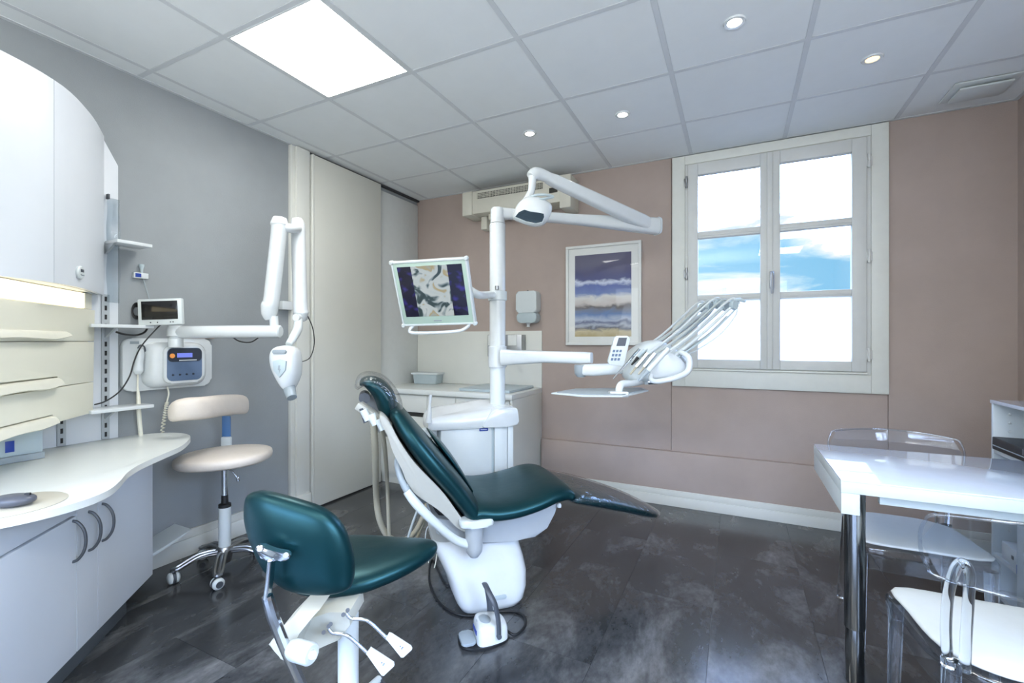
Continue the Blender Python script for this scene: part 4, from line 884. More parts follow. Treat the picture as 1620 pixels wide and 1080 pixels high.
obj('lens_rim', prism(new_bm(), [(x_*1.06, y_*1.06+.002) for x_, y_ in le], -.02, .004, lM, bev=.003), 'plastic_white', hd_)
obj('lens', prism(new_bm(), le, -.008, .009, lM, bev=.003), 'lens_mirror', hd_, 'dark mirrored lens')
obj('handle', tube(new_bm(), [at(834, 316, 2.5), at(846, 309, 2.46), at(862, 308, 2.46), at(875, 311, 2.48), at(862, 314, 2.46), at(846, 317, 2.46)], .007, n=8, closed=True), 'plastic_cool', hd_)

# monitor on arm
mo_ = thing('patient_monitor', 'white tilted monitor showing a clinical picture, on the post arm', 'monitor', (-1.397, 1.927, 1.32))
MM = Matrix.Translation((-1.3974, 1.9267, 1.4815)) @ rotz(.2421) @ Matrix.Rotation(.3871, 4, 'X') @ Matrix.Rotation(-.021, 4, 'Y')
mat('monitor_mint', rgb(178, 200, 186), .35)
bxo('casing', (-.200, .200, 0.0, .045, -.170, .170), 'monitor_mint', mo_, bev=.010, mtx=MM)
bm = new_bm()
for q in ((-.203, .203, .163, .174), (-.203, .203, -.174, -.163)): box(bm, q[0], q[1], -.004, .03, q[2], q[3], bev=.004, mtx=MM)
for q in ((-.204, -.193, -.17, .17), (.193, .204, -.17, .17)): box(bm, q[0], q[1], -.004, .03, q[2], q[3], bev=.004, mtx=MM)
obj('rim', bm, 'plastic_white', mo_)
for sx in (-1, 1):
    for sz in (-1, 1): obj('corner_knob', lathe(new_bm(), [(.0001, -.012), (.011, -.010), (.012, .006), (.008, .014), (.0001, .015)], MM @ Matrix.Translation((sx*.200, .004, sz*.170)) @ Matrix.Rotation(math.pi/2, 4, 'X'), 14), 'plastic_white', mo_)
# picture shown on the screen (flat print of pixels, UV)
m = bpy.data.materials.new('screen_image'); m.use_nodes = True; nt = m.node_tree; nt.nodes.clear(); L = nt.links.new
uv = N(nt, 'ShaderNodeTexCoord'); sp = N(nt, 'ShaderNodeSeparateXYZ'); L(uv.outputs['UV'], sp.inputs[0])
mp1 = N(nt, 'ShaderNodeMapping'); mp1.inputs['Scale'].default_value = (5, 4, 1); L(uv.outputs['UV'], mp1.inputs['Vector'])
nn1 = N(nt, 'ShaderNodeTexNoise', inp={'Scale': .75, 'Detail': 2, 'Roughness': .5, 'Distortion': .9}); L(mp1.outputs[0], nn1.inputs['Vector'])
c1 = N(nt, 'ShaderNodeValToRGB'); e = c1.color_ramp.elements; c1.color_ramp.interpolation = 'LINEAR'
e[0].position = .30; e[0].color = rgb(50, 64, 66); e[1].position = .75; e[1].color = rgb(170, 180, 178)
for p_, c_ in ((.40, (70, 88, 90)), (.425, (150, 165, 170)), (.47, (205, 214, 214)), (.58, (196, 208, 210)), (.63, (184, 170, 130))): q = e.new(p_); q.color = rgb(*c_)
L(nn1.outputs['Fac'], c1.inputs[0])
nn2 = N(nt, 'ShaderNodeTexNoise', inp={'Scale': 5, 'Detail': 2}); L(uv.outputs['UV'], nn2.inputs['Vector'])
c2 = N(nt, 'ShaderNodeValToRGB'); e = c2.color_ramp.elements; e[0].position = .5; e[0].color = rgb(30, 26, 50); e[1].position = .68; e[1].color = rgb(62, 52, 150); L(nn2.outputs['Fac'], c2.inputs[0])
def mth(op, a_, b_):
    n_ = N(nt, 'ShaderNodeMath', operation=op)
    for i_, v_ in enumerate((a_, b_)):
        if isinstance(v_, float): n_.inputs[i_].default_value = v_
        else: L(v_, n_.inputs[i_])
    return n_.outputs[0]
inside = mth('MULTIPLY', mth('GREATER_THAN', sp.outputs['X'], .215), mth('LESS_THAN', sp.outputs['X'], .775))
mxs = N(nt, 'ShaderNodeMix', data_type='RGBA'); L(inside, mxs.inputs[0]); L(c2.outputs[0], mxs.inputs[6]); L(c1.outputs[0], mxs.inputs[7])
es = N(nt, 'ShaderNodeEmission'); es.inputs[1].default_value = .8; L(mxs.outputs[2], es.inputs[0]); gl = N(nt, 'ShaderNodeBsdfGlossy'); gl.inputs['Roughness'].default_value = .15; gl.inputs[0].default_value = (.03, .03, .03, 1)
asd = N(nt, 'ShaderNodeAddShader'); L(es.outputs[0], asd.inputs[0]); L(gl.outputs[0], asd.inputs[1]); ou_ = N(nt, 'ShaderNodeOutputMaterial'); L(asd.outputs[0], ou_.inputs[0]); M['screen_image'] = m
obj('screen', grid_uv(new_bm(), MM @ Matrix.Translation((.0, -.002, .012)), .348, .268), 'screen_image', mo_, 'lit screen with a pale picture between dark bars')
obj('badge', box(new_bm(), -.022, .022, -.002, .0005, -.150, -.144, mtx=MM), 'plastic_grey', mo_)
obj('pull_bar', tube(new_bm(), [MM @ Vector(v_) for v_ in ((-.150, .01, -.176), (-.165, -.005, -.190), (-.160, -.012, -.206), (-.10, -.014, -.210), (.05, -.014, -.208), (.120, -.010, -.203), (.155, .0, -.188), (.165, .01, -.176))], .009, n=10), 'gloss_white', mo_)
ma_ = MM @ Vector((.06, .05, .02))
obj('monitor_arm', tube(new_bm(), [ma_, ma_+Vector((.05, .08, .005)), at(756, 466, 2.45), at(775, 466, 2.70), PX+UP*1.518+Vector((-.01, -.02, 0))], [.024, .023, .022, .022, .022], n=14), 'gloss_white', mo_)
obj('clamp', lathe(new_bm(), [(.0500, -.030), (.058, -.028), (.058, .026), (.0500, .028)], PM @ Matrix.Translation((0, 0, 1.515)), 28), 'plastic_white', mo_)
obj('clamp_screw', tube(new_bm(), [at(786, 458, 2.74), at(786, 452, 2.74)], .012, n=12), 'brushed', mo_)

# instrument delivery arm and head
di = thing('instrument_unit', 'white instrument delivery head with whip arms on a swivel arm', 'instrument unit', (PX.x, PX.y, 1.07))
obj('collar', lathe(new_bm(), [(.0505, 1.078), (.056, 1.080), (.056, 1.205), (.0505, 1.208)], PM, 28), 'gloss_white', di)
e0, e1_ = at(796, 565, 2.74), at(936, 566, 2.50)
beam([e0, e0*.85+e1_*.15+UP*.001, e0*.5+e1_*.5+UP*.004, e0*.1+e1_*.9, e1_], [.040, .040, .038, .036, .030], [.050, .043, .034, .034, .030], 'gloss_white', 'swing_arm', di)
jc = at(919, 585, 2.50)
obj('elbow', lathe(new_bm(), [(.0001, -.042), (.022, -.038), (.034, -.022), (.036, .0), (.036, .028), (.0001, .03)], Matrix.Translation(jc), 24), 'plastic_grey', di)
beam([at(918, 585, 2.50), at(940, 585, 2.47), at(975, 583, 2.44), at(1000, 580, 2.42)], [.030, .033, .032, .03], [.030, .033, .030, .028], 'gloss_white', 'fore_arm', di)
kk = 2.38/FPX
cM = Matrix.Translation(at(1035, 575, 2.40)) @ frame((0, 0, 0), RT, UP)
co = [(p.x, p.y) for p in closed_spline([((u-1035)*kk, -(v-575)*kk, 0) for u, v in ((985, 588), (990, 563), (1008, 546), (1028, 538), (1045, 540), (1065, 552), (1082, 568), (1087, 584), (1078, 596), (1050, 602), (1015, 604), (992, 602))], 4)]
obj('console', pillow(new_bm(), co, .24, cM, e=3.4, dome=.1), 'plastic_white', di, sharp=60)
obj('console_top', pillow(new_bm(), [(x_*.55+.03, y_*.62-.01) for x_, y_ in co], .03, cM @ Matrix.Translation((0, 0, .118)), e=3), 'gloss_white', di, sharp=60)
obj('grab_handle', tube(new_bm(), [at(1076, 556, 2.27), at(1088, 564, 2.25), at(1091, 576, 2.24), at(1086, 589, 2.23), at(1066, 598, 2.22), at(1040, 603, 2.22), at(1030, 600, 2.22), at(1031, 592, 2.23)], [.012, .014, .015, .015, .014, .013, .012, .010], n=12), 'gloss_white', di, sharp=80)
# keypad
kM = Matrix.Translation(at(981, 555, 2.25)) @ rotz(YAW) @ Matrix.Rotation(math.radians(58), 4, 'X')
kp = obj('keypad', prism(new_bm(), [((u-981)*2.25/FPX, -(v-555)*2.25/FPX*1.0) for u, v in ((975, 531), (992, 531), (996, 536), (987, 575), (983, 579), (963, 576), (961, 571), (971, 534))], -.010, .012, Matrix.Translation(at(981, 555, 2.25)) @ frame((0, 0, 0), RT, UP), bev=.003), 'plastic_white', di)
kB = Matrix.Translation(at(981, 555, 2.25)) @ frame((0, 0, 0), RT, UP)
ks = 2.25/FPX
sgn = 1 if (kB.col[2].xyz.dot(FW) < 0) else -1
def kpoly(pts, mm, name): obj(name, prism(new_bm(), [((u-981)*ks, -(v-555)*ks) for u, v in pts], .012*sgn, .0135*sgn, kB), mm, kp)
kpoly(((978, 534), (991, 534), (988, 547), (974, 547)), 'keypad_dark', 'display')
for r_ in range(3):
    for c_ in range(3):
        u0, v0 = 969+c_*5.2-r_*1.5, 553+r_*6.5; kpoly(((u0, v0), (u0+3.6, v0), (u0+2.8, v0+4), (u0-.8, v0+4)), 'keypad_blue', 'key')
# whip arms, hubs, hoses and hand pieces
hubs = [(1111, 487, 2.56), (1123, 486, 2.50), (1135, 481, 2.44), (1147, 484, 2.38), (1161, 482, 2.32)]
foot = [(1013, 558, 2.42), (1022, 562, 2.38), (1032, 566, 2.34), (1043, 570, 2.31), (1055, 572, 2.28)]
tips = [((1005, 560), (970, 599)), ((1014, 560), (999, 577)), ((1022, 562), (997, 592)), ((1034, 562), (1010, 592)), ((1044, 566), (1010, 603))]
for i_, ((hu, hv, hT), (fu, fv, fT), (ha, hb)) in enumerate(zip(hubs, foot, tips)):
    h_ = at(hu, hv, hT); f_ = at(fu, fv, fT)
    wa = obj('whip_arm', tube(new_bm(), [f_, f_*.5+h_*.5-UP*.01, h_], [.011, .008, .008], n=8), 'plastic_white', di)
    obj('whip_hub', lathe(new_bm(), [(.0001, -.012), (.023, -.011), (.026, -.005), (.026, .005), (.023, .011), (.0001, .012)], Matrix.Translation(h_) @ rotz(YAW+.5) @ Matrix.Rotation(math.pi/2, 4, 'X'), 20), 'plastic_cool', wa)
    a_ = at(ha[0], ha[1], fT-.10); b_ = at(hb[0], hb[1], fT-.10)
    up1 = at(hu-30, hv+12, hT-.03); top = at(hu-8, hv-7, hT-.01); over = at(hu+2, hv-9, hT)
    mid = a_*.45+up1*.55
    obj('hose', tube(new_bm(), [a_, mid-UP*.012, up1, top, over, at(hu+9, hv-2, hT+.01)], [.007, .0065, .006, .006, .006, .005], n=8), 'grey_hose' if i_ % 2 else 'plastic_white', di, sharp=80)
    obj('hose', tube(new_bm(), [at(fu+16, fv-6, fT), at((fu+hu)/2+9, (fv+hv)/2+7, (fT+hT)/2), at(hu-6, hv+16, hT), at(hu+4, hv+4, hT)], .005, n=8), 'plastic_cool', di, sharp=80)
    d_ = (b_-a_)
    if i_ == 0: obj('hand_piece', tube(new_bm(), [a_-d_*.2, a_, a_+d_*.35, a_+d_*.7, b_], [.008, .009, .006, .005, .0025], n=10, smooth=False), 'chrome', di)
    elif i_ == 1:
        hp_ = obj('hand_piece', tube(new_bm(), [a_-d_*.4, a_+d_*.3], .008, n=10), 'plastic_cool', di); obj('coupling', tube(new_bm(), [a_+d_*.3, b_], [.009, .004], n=10), 'black', hp_)
    elif i_ in (2, 3):
        hp_ = obj('hand_piece', tube(new_bm(), [a_-d_*.1, a_+d_*.62], [.011, .010], n=12), 'chrome', di); obj('coupling', tube(new_bm(), [a_+d_*.6, b_], [.006, .005], n=10), 'beige_hose', hp_)
    else:
        hp_ = obj('hand_piece', tube(new_bm(), [a_-d_*.4, a_+d_*.55], [.012, .013], n=12), 'plastic_white', di); obj('coupling', tube(new_bm(), [a_+d_*.55, b_], [.012, .004], n=12), 'plastic_grey', hp_)
obj('end_cap', tube(new_bm(), [at(1160, 475, 2.32), at(1170, 474, 2.32), at(1179, 477, 2.32)], [.008, .010, .006], n=10), 'plastic_cool', di)
obj('loose_hose', tube(new_bm(), [at(1166, 488, 2.32), at(1163, 500, 2.32), at(1140, 528, 2.33), at(1105, 552, 2.34), at(1085, 562, 2.35)], .0035, n=8), 'plastic_white', di)
obj('loose_hose', tube(new_bm(), [at(1150, 500, 2.34), at(1125, 525, 2.34), at(1098, 545, 2.34), at(1080, 560, 2.35)], .005, n=8), 'grey_hose', di)
obj('knob', tube(new_bm(), [at(1026, 604, 2.28), at(1040, 603, 2.26)], [.013, .014], n=14), 'chrome', di)
obj('lower_fin', prism(new_bm(), [((u-1035)*kk, -(v-575)*kk) for u, v in ((1010, 602), (1075, 595), (1062, 600), (1040, 606), (1015, 607))], -.05, .06, cM, bev=.002), 'plastic_white', di)
# tray
tr = thing('instrument_tray', 'flat white instrument tray hanging below the delivery head', 'tray', tuple(at(950, 620, 2.3)))
bm = new_bm(); zt = .982
tp = [onz(u, v, zt) for u, v in ((872, 621), (905, 615), (1018, 613), (1026, 617), (1000, 623), (985, 626), (920, 625.5))]
tp2 = [(p.x, p.y) for p in tp]
obj('tray_plate', prism(new_bm(), tp2, zt-.007, zt, None, bev=.002), 'plastic_white', tr)
cx = sum(p[0] for p in tp2)/len(tp2); cy = sum(p[1] for p in tp2)/len(tp2)
obj('liner', prism(new_bm(), [(cx+(a-cx)*.9, cy+(b_-cy)*.9) for a, b_ in tp2], zt, zt+.004, None, bev=.001), 'plastic_grey', tr)
obj('tray_arm', tube(new_bm(), [at(1015, 603, 2.34), at(1000, 606, 2.28), at(985, 607, 2.24), at(980, 613, 2.22), at(979, 621, 2.22)], [.018, .016, .018, .018, .017], n=12), 'gloss_white', tr, sharp=80)
bxo('tray_clamp', (-.045, .045, -.03, .03, -.014, .014), 'gloss_white', tr, bev=.006, mtx=Matrix.Translation(at(978, 623, 2.21)) @ rotz(YAW))

# ================================================================== BACK WALL THINGS
# sink counter
sc = thing('sink_counter', 'pale sink counter in the far corner below the soap dispenser', 'counter', (-2.2, 3.35, 0))
X0, X1, Y0 = XL+.014, -1.505, 3.07
bxo('counter_top', (X0, X1, Y0-.012, YB-.002, .795, .835), 'worktop_white', sc, bev=.003)
bxo('side_panel', (X1-.022, X1-.002, Y0, YB-.042 if False else YB-.002, .0, .7945), 'joinery', sc)
bxo('body', (X0, X1-.023, Y0+.03, YB-.004, .07, .794), 'joinery', sc)
xx = [X0+.004, X0+.40, X0+.72, X1-.026]
xk = [X0+.004, -2.30, -2.02, X1-.026]
for a, b_ in zip(xk[:-1], xk[1:]): bxo('drawer_front', (a+.002, b_-.002, Y0+.010, Y0+.029, .640, .782), 'joinery', sc)
for a, b_ in zip(xk[:-1], xk[1:]):
    d_ = bxo('door', (a+.002, b_-.002, Y0+.010, Y0+.029, .10, .600), 'joinery', sc)
    bxo('handle', ((a+b_)/2-.03, (a+b_)/2+.03, Y0+.002, Y0+.010, .545, .557), 'brown_card', d_)
bxo('plinth', (X0, X1-.024, Y0+.05, YB-.01, .0, .069), 'joinery', sc)
bxo('dark_gap', (X0+.002, X1-.024, Y0+.0295, Y0+.0305, .602, .638), 'dark_slot', sc, bev=0)
bxo('sink_rim', (-2.02, -1.56, 3.13, 3.60, .836, .858), 'plastic_cool', sc, bev=.006, label='raised draining area')
tag(bxo('backsplash', (X0, X1, YB-.012, YB-.0005, .836, 1.328), 'joinery', bev=.002), 'pale cream backsplash panel above the sink counter', 'backsplash')
sb = thing('storage_tub', 'small white plastic tub standing on the sink counter', 'tub', tuple(onz(678, 607, .836)))
tp_ = onz(678, 606, .836); tM = Matrix.Translation((tp_.x, tp_.y, .837)) @ rotz(.15)
obj('tub_body', loft(new_bm(), [[tM @ Vector((q[0]*s_, q[1]*s_, z_)) for q in rrect(-.125, .125, -.085, .085, .012, 3)] for z_, s_ in ((0, .92), (.085, 1.0))]), 'plastic_cool', sb)
obj('tub_lid', prism(new_bm(), rrect(-.14, .14, -.095, .095, .014, 3), .086, .104, tM, bev=.004), 'plastic_white', sb)
# steel dispenser behind the post
sd = thing('steel_dispenser', 'stainless steel wall dispenser half hidden behind the post', 'dispenser', (-1.9, YB-.06, 1.1))
a = ony(772, 532, YB-.09); b_ = ony(826, 528, YB-.09)
bxo('case', (a.x, b_.x, YB-.10, YB-.0125, 1.10, 1.295), 'brushed', sd, bev=.006)
bxo('paper_front', (b_.x-.13, b_.x-.045, YB-.108, YB-.1, 1.20, 1.29), 'frame_white', sd, bev=.002)
bxo('paper_front', (a.x+.01, a.x+.10, YB-.108, YB-.1, 1.20, 1.29), 'frame_white', sd, bev=.002)
obj('spout', tube(new_bm(), [(b_.x-.09, YB-.10, 1.09), (b_.x-.07, YB-.12, 1.07), (b_.x-.02, YB-.13, 1.075)], [.014, .012, .010], n=10), 'chrome', sd)
# soap dispenser
so = thing('soap_dispenser', 'white bottle-shaped soap dispenser on the taupe wall', 'soap dispenser', (-1.66, YB, 1.38))
a, b_ = ony(820, 480, YB-.05), ony(852, 480, YB-.05); cxs, hw_ = (a.x+b_.x)/2, (b_.x-a.x)/2
zt_, zb_ = ony(836, 461, YB-.05).z, ony(836, 513, YB-.05).z
obj('case', prism(new_bm(), rrect(cxs-hw_, cxs+hw_, zb_+.10, zt_, .025), -.0005, .10, frame((0, YB, 0), (1, 0, 0), (0, 0, 1)) , bev=.012, seg=3), 'plastic_white', so)
obj('window', prism(new_bm(), rrect(cxs-hw_+.004, cxs+hw_-.004, zb_+.012, zb_+.105, .035), 0, .092, frame((0, YB, 0), (1, 0, 0), (0, 0, 1)), bev=.008, seg=3), 'plastic_cool', so)
obj('nozzle', lathe(new_bm(), [(.0001, -.022), (.016, -.020), (.012, -.004), (.022, .010), (.0001, .012)], Matrix.Translation((cxs, YB-.05, zb_)), 14), 'gloss_white', so)
obj('lock_tab', lathe(new_bm(), [(.0001, 0), (.008, 0), (.006, .012), (.0001, .012)], Matrix.Translation((cxs-.01, YB-.04, zt_)), 10), 'dark_grey', so)
# fix orientation of the two wall prisms: local z of that frame is -Y (towards the room)
# wall heater
he = thing('wall_heater', 'long white wall heater with grille below the ceiling', 'heater', (-1.66, YB, 2.35))
HY = 3.44
bxo('body', (-2.09, -1.25, HY+.012, YB-.001, 2.355, 2.555), 'heater_paint', he, bev=.008)
bxo('end_cap', (-2.185, -2.085, HY, YB-.001, 2.345, 2.555), 'heater_paint', he, bev=.008)
bxo('end_cap', (-1.27, -1.175, HY, YB-.001, 2.300, 2.565), 'heater_paint', he, bev=.008)
g_ = bxo('grille', (-2.035, -1.42, HY+.008, HY+.0125, 2.482, 2.530), 'dark_slot', he, bev=0)
for j in range(42): obj('grille_bar', box(new_bm(), -2.03+.0146*j, -2.026+.0146*j, HY+.004, HY+.0079, 2.482, 2.530), 'heater_paint', g_)
for z_ in (2.494, 2.506, 2.518): obj('grille_bar', box(new_bm(), -2.035, -1.42, HY+.0045, HY+.0078, z_-.0015, z_+.0015), 'heater_paint', g_)
bxo('control_window', (-1.36, -1.29, HY+.006, HY+.0125, 2.435, 2.475), 'dark_slot', he, bev=.001)
bxo('deflector', (-1.95, -1.40, HY+.05, HY+.15, 2.300, 2.354), 'heater_paint', he, bev=.01)
bxo('bracket', (-2.06, -2.0, HY+.12, YB-.001, 2.24, 2.354), 'heater_paint', he, bev=.004)
# framed picture
fpx = thing('framed_picture', 'white framed print of clouds over a beach', 'picture', (-.97, YB, 1.2))
px0, px1, pz0, pz1 = -1.282, -.664, 1.205, 2.025
bm = new_bm()
for q in ((px0, px1, pz0, pz0+.022), (px0, px1, pz1-.022, pz1), (px0, px0+.022, pz0+.022, pz1-.022), (px1-.022, px1, pz0+.022, pz1-.022)): box(bm, q[0], q[1], YB-.030, YB-.0005, q[2], q[3], bev=.002)
obj('picture_frame', bm, 'frame_white', fpx)
obj('mount_board', box(new_bm(), px0+.02, px1-.02, YB-.016, YB-.008, pz0+.02, pz1-.02), 'frame_white', fpx)
ix0, ix1, iz0, iz1 = -1.205, -.742, 1.275, 1.945
obj('print', grid_uv(new_bm(), Matrix.Translation(((ix0+ix1)/2, YB-.0165, (iz0+iz1)/2)), ix1-ix0, iz1-iz0), 'sea_print', fpx)
obj('glass', box(new_bm(), px0+.022, px1-.022, YB-.021, YB-.019, pz0+.022, pz1-.022), 'picture_glass', fpx)

# ================================================================== GREEN OPERATOR STOOL (foreground)
gs = thing('operator_stool', 'dark teal operator stool with kidney backrest in the foreground', 'stool', (-1.084, 1.05, 0))
SP = Vector((-1.084, 1.05, 0))
so_ = [(p.x, p.y) for p in closed_spline([(-.235, 0, 0), (-.20, -.12, 0), (-.09, -.185, 0), (.04, -.175, 0), (.14, -.115, 0), (.215, -.045, 0), (.252, .02, 0), (.225, .085, 0), (.12, .135, 0), (-.02, .17, 0), (-.15, .155, 0), (-.215, .08, 0)], 5)]
SM = Matrix.Translation(Vector((-1.120, 1.135, .505))) @ rotz(YAW)
obj('seat', pillow(new_bm(), so_, .085, SM, e=2.5, dome=.35, curve=lambda x_, y_: .030*(x_/.25)**2 if x_ > 0 else .0), 'teal_vinyl', gs, sharp=80)
TB = 1.17; kb = TB/FPX; BC = at(466, 862, TB)
bo = [(p.x, p.y) for p in closed_spline([((u-466)*kb, -(v-862)*kb, 0) for u, v in ((376, 815), (380, 790), (398, 781), (425, 781), (475, 791), (515, 806), (541, 833), (556, 878), (557, 918), (546, 934), (505, 938), (455, 930), (418, 905), (393, 868), (380, 838))], 4)]
BM_ = Matrix.Translation(BC) @ frame((0, 0, 0), RT-FW*.10, UP)
obj('backrest', pillow(new_bm(), bo, .075, BM_, e=2.8, dome=.2, curve=lambda x_, y_: -.9*(x_)**2), 'teal_vinyl', gs, sharp=80)
obj('back_bracket', prism(new_bm(), [(p.x, p.y) for p in closed_spline([((u-432)*kb*.95, -(v-873)*kb*.95, 0) for u, v in ((407, 864), (414, 860), (428, 866), (442, 870), (458, 873), (461, 880), (452, 885), (436, 882), (424, 885), (412, 876))], 3)], -.008, .010, Matrix.Translation(at(432, 873, 1.105)) @ frame((0, 0, 0), RT, UP), bev=.004), 'chrome', gs)
for (u, v) in ((411, 868), (452, 878)): obj('bolt', tube(new_bm(), [at(u, v, 1.13), at(u, v, 1.09)], .0065, n=12), 'brushed', gs)
obj('back_bar', beam([at(430, 884, 1.10), at(427, 915, 1.10), at(423, 944, 1.10)], [.014, .014, .014], [.005, .005, .005], 'chrome', 'back_bar', gs).data and tube(new_bm(), [at(423, 942, 1.10), at(424, 948, 1.10)], [.013, .013], n=10), 'chrome', gs)
obj('lower_bar', tube(new_bm(), [at(423, 944, 1.10), at(432, 975, 1.11), at(446, 1010, 1.13), at(460, 1045, 1.15), at(478, 1085, 1.17), at(486, 1105, 1.18)], [.013, .014, .014, .013, .013, .012], n=10, smooth=False), 'chrome', gs)
def viewprism(name, pts, T, t0, t1, mm, parent, bev=.003, sm=False):
    cu, cv = pts[0]; k_ = T/FPX
    poly = [((u-cu)*k_, -(v-cv)*k_) for u, v in pts]
    if sm: poly = [(p.x, p.y) for p in closed_spline([(a, b_, 0) for a, b_ in poly], 3)]
    return obj(name, prism(new_bm(), poly, t0, t1, Matrix.Translation(at(cu, cv, T)) @ frame((0, 0, 0), RT, UP), bev=bev), mm, parent)
viewprism('carriage', [(434, 1008), (440, 1003), (452, 985), (478, 958), (512, 955), (500, 968), (480, 990), (474, 1012), (462, 1035), (452, 1030), (446, 1018)], 1.20, -.06, .03, 'stool_cast', gs)
viewprism('mechanism', [(474, 1000), (485, 980), (505, 963), (530, 955), (560, 955), (562, 975), (545, 998), (520, 1008), (495, 1020), (474, 1028)], 1.30, -.08, .04, 'stool_cast', gs)
obj('tension_knob', tube(new_bm(), [at(463, 1026, 1.15), at(468, 1028, 1.13), at(490, 1034, 1.10), at(493, 1035, 1.098)], [.021, .025, .025, .021], n=24, smooth=False), 'plastic_white', gs)
obj('knob_centre', tube(new_bm(), [at(492, 1035, 1.098), at(495, 1036, 1.092)], [.011, .010], n=18), 'stool_cast', gs)
for pts, pp in ((((520, 994), (527, 1001), (547, 1004), (562, 1015), (585, 1036)), ((586, 1024), (590, 1027), (623, 1048), (624, 1052), (608, 1067), (604, 1066), (580, 1032))), (((548, 970), (556, 978), (578, 980), (592, 990), (614, 1011)), ((615, 1001), (619, 1002), (650, 1022), (652, 1026), (639, 1038), (635, 1038), (611, 1008)))):
    lv = obj('lever', tube(new_bm(), [at(u, v, 1.24) for u, v in pts], .0045, n=8), 'chrome', gs, sharp=80)
    cu, cv = pp[0]; k_ = 1.235/FPX
    pz = obj('paddle', prism(new_bm(), [((u-cu)*k_, -(v-cv)*k_) for u, v in pp], -.006, .006, Matrix.Translation(at(cu, cv, 1.235)) @ frame((0, 0, 0), RT, UP), bev=.002), 'gloss_white', lv)
    mu = sum(p[0] for p in pp)/len(pp)+4; mv = sum(p[1] for p in pp)/len(pp)+4
    for q in ((-2.2, -1), (1.5, .5), (0, 2.5)): bxo('symbol', (-.0016, .0016, -.0016, .0016, -.0005, .0005), 'keypad_blue', lv, bev=0, mtx=Matrix.Translation(at(mu+q[0], mv+q[1], 1.2345-.0065)) @ frame((0, 0, 0), RT, UP))
for (u, v) in ((512, 1000), (520, 990), (543, 972), (550, 965), (523, 987)): obj('bolt', tube(new_bm(), [at(u, v, 1.25), at(u, v, 1.215)], .0055, n=10), 'dark_grey', gs)
obj('piston', lathe(new_bm(), [(.0001, .40), (.018, .40), (.018, .46), (.0001, .461)], Matrix.Translation(SP), 20), 'dark_grey', gs)
obj('column', lathe(new_bm(), [(.0001, .05), (.031, .05), (.031, .385), (.028, .398), (.0001, .40)], Matrix.Translation(SP), 28), 'plastic_white', gs)
obj('hub', lathe(new_bm(), [(.0001, .045), (.045, .048), (.048, .085), (.034, .095), (.0001, .096)], Matrix.Translation(SP), 24), 'plastic_white', gs)
for j in range(5):
    a_ = math.radians(100)+j*2*math.pi/5; d_ = Vector((math.cos(a_), math.sin(a_), 0)); rd = .17
    obj('leg', tube(new_bm(), [SP+d_*.03+UP*.075, SP+d_*rd*.6+UP*.075, SP+d_*rd+UP*.064], [.018, .014, .012], n=10), 'plastic_white', gs)
    caster(gs, SP+d_*rd+UP*.058, a_+.4, 'dark_grey', .024)

# ================================================================== RIGHT SIDE: desk, clear chairs, shelving
dk_ = thing('desk', 'white glass-topped desk on a steel leg at the right', 'desk', (.7, 2.26, 0))
TX0, TX1, TY0, TY1, TZ = .33, 1.045, 1.951, 2.580, .750
obj('glass_top', box(new_bm(), TX0, TX1, TY0, TY1, TZ-.006, TZ, bev=.0015), 'glass_white_top', dk_)
bxo('top_panel', (TX0, TX1, TY0, TY1, TZ-.046, TZ-.0062), 'table_edge', dk_, bev=.002)
bxo('side_apron', (TX0+.001, TX0+.055, TY0+.001, TY1-.002, TZ-.120, TZ-.0465), 'table_edge', dk_, bev=.002)
bxo('front_rail', (TX0+.12, TX1-.01, TY0+.05, TY0+.075, TZ-.085, TZ-.0465), 'table_edge', dk_, bev=.002)
bxo('back_rail', (TX0+.12, TX1-.01, TY1-.12, TY1-.10, TZ-.085, TZ-.0465), 'table_edge', dk_, bev=.002)
obj('leg', lathe(new_bm(), [(.0001, .20), (.0315, .20), (.0325, .203), (.0325, TZ-.0467), (.0001, TZ-.0466)], Matrix.Translation((.385, 2.035, 0)), 32), 'steel_leg', dk_)
obj('leg_foot', lathe(new_bm(), [(.0001, 0), (.026, 0), (.029, .006), (.029, .1995), (.0001, .1996)], Matrix.Translation((.385, 2.035, 0)), 28), 'steel_leg', dk_)
bxo('wall_support', (TX1-.05, TX1-.02, 2.05, 2.5, .0, TZ-.0465), 'table_edge', dk_, bev=.002)

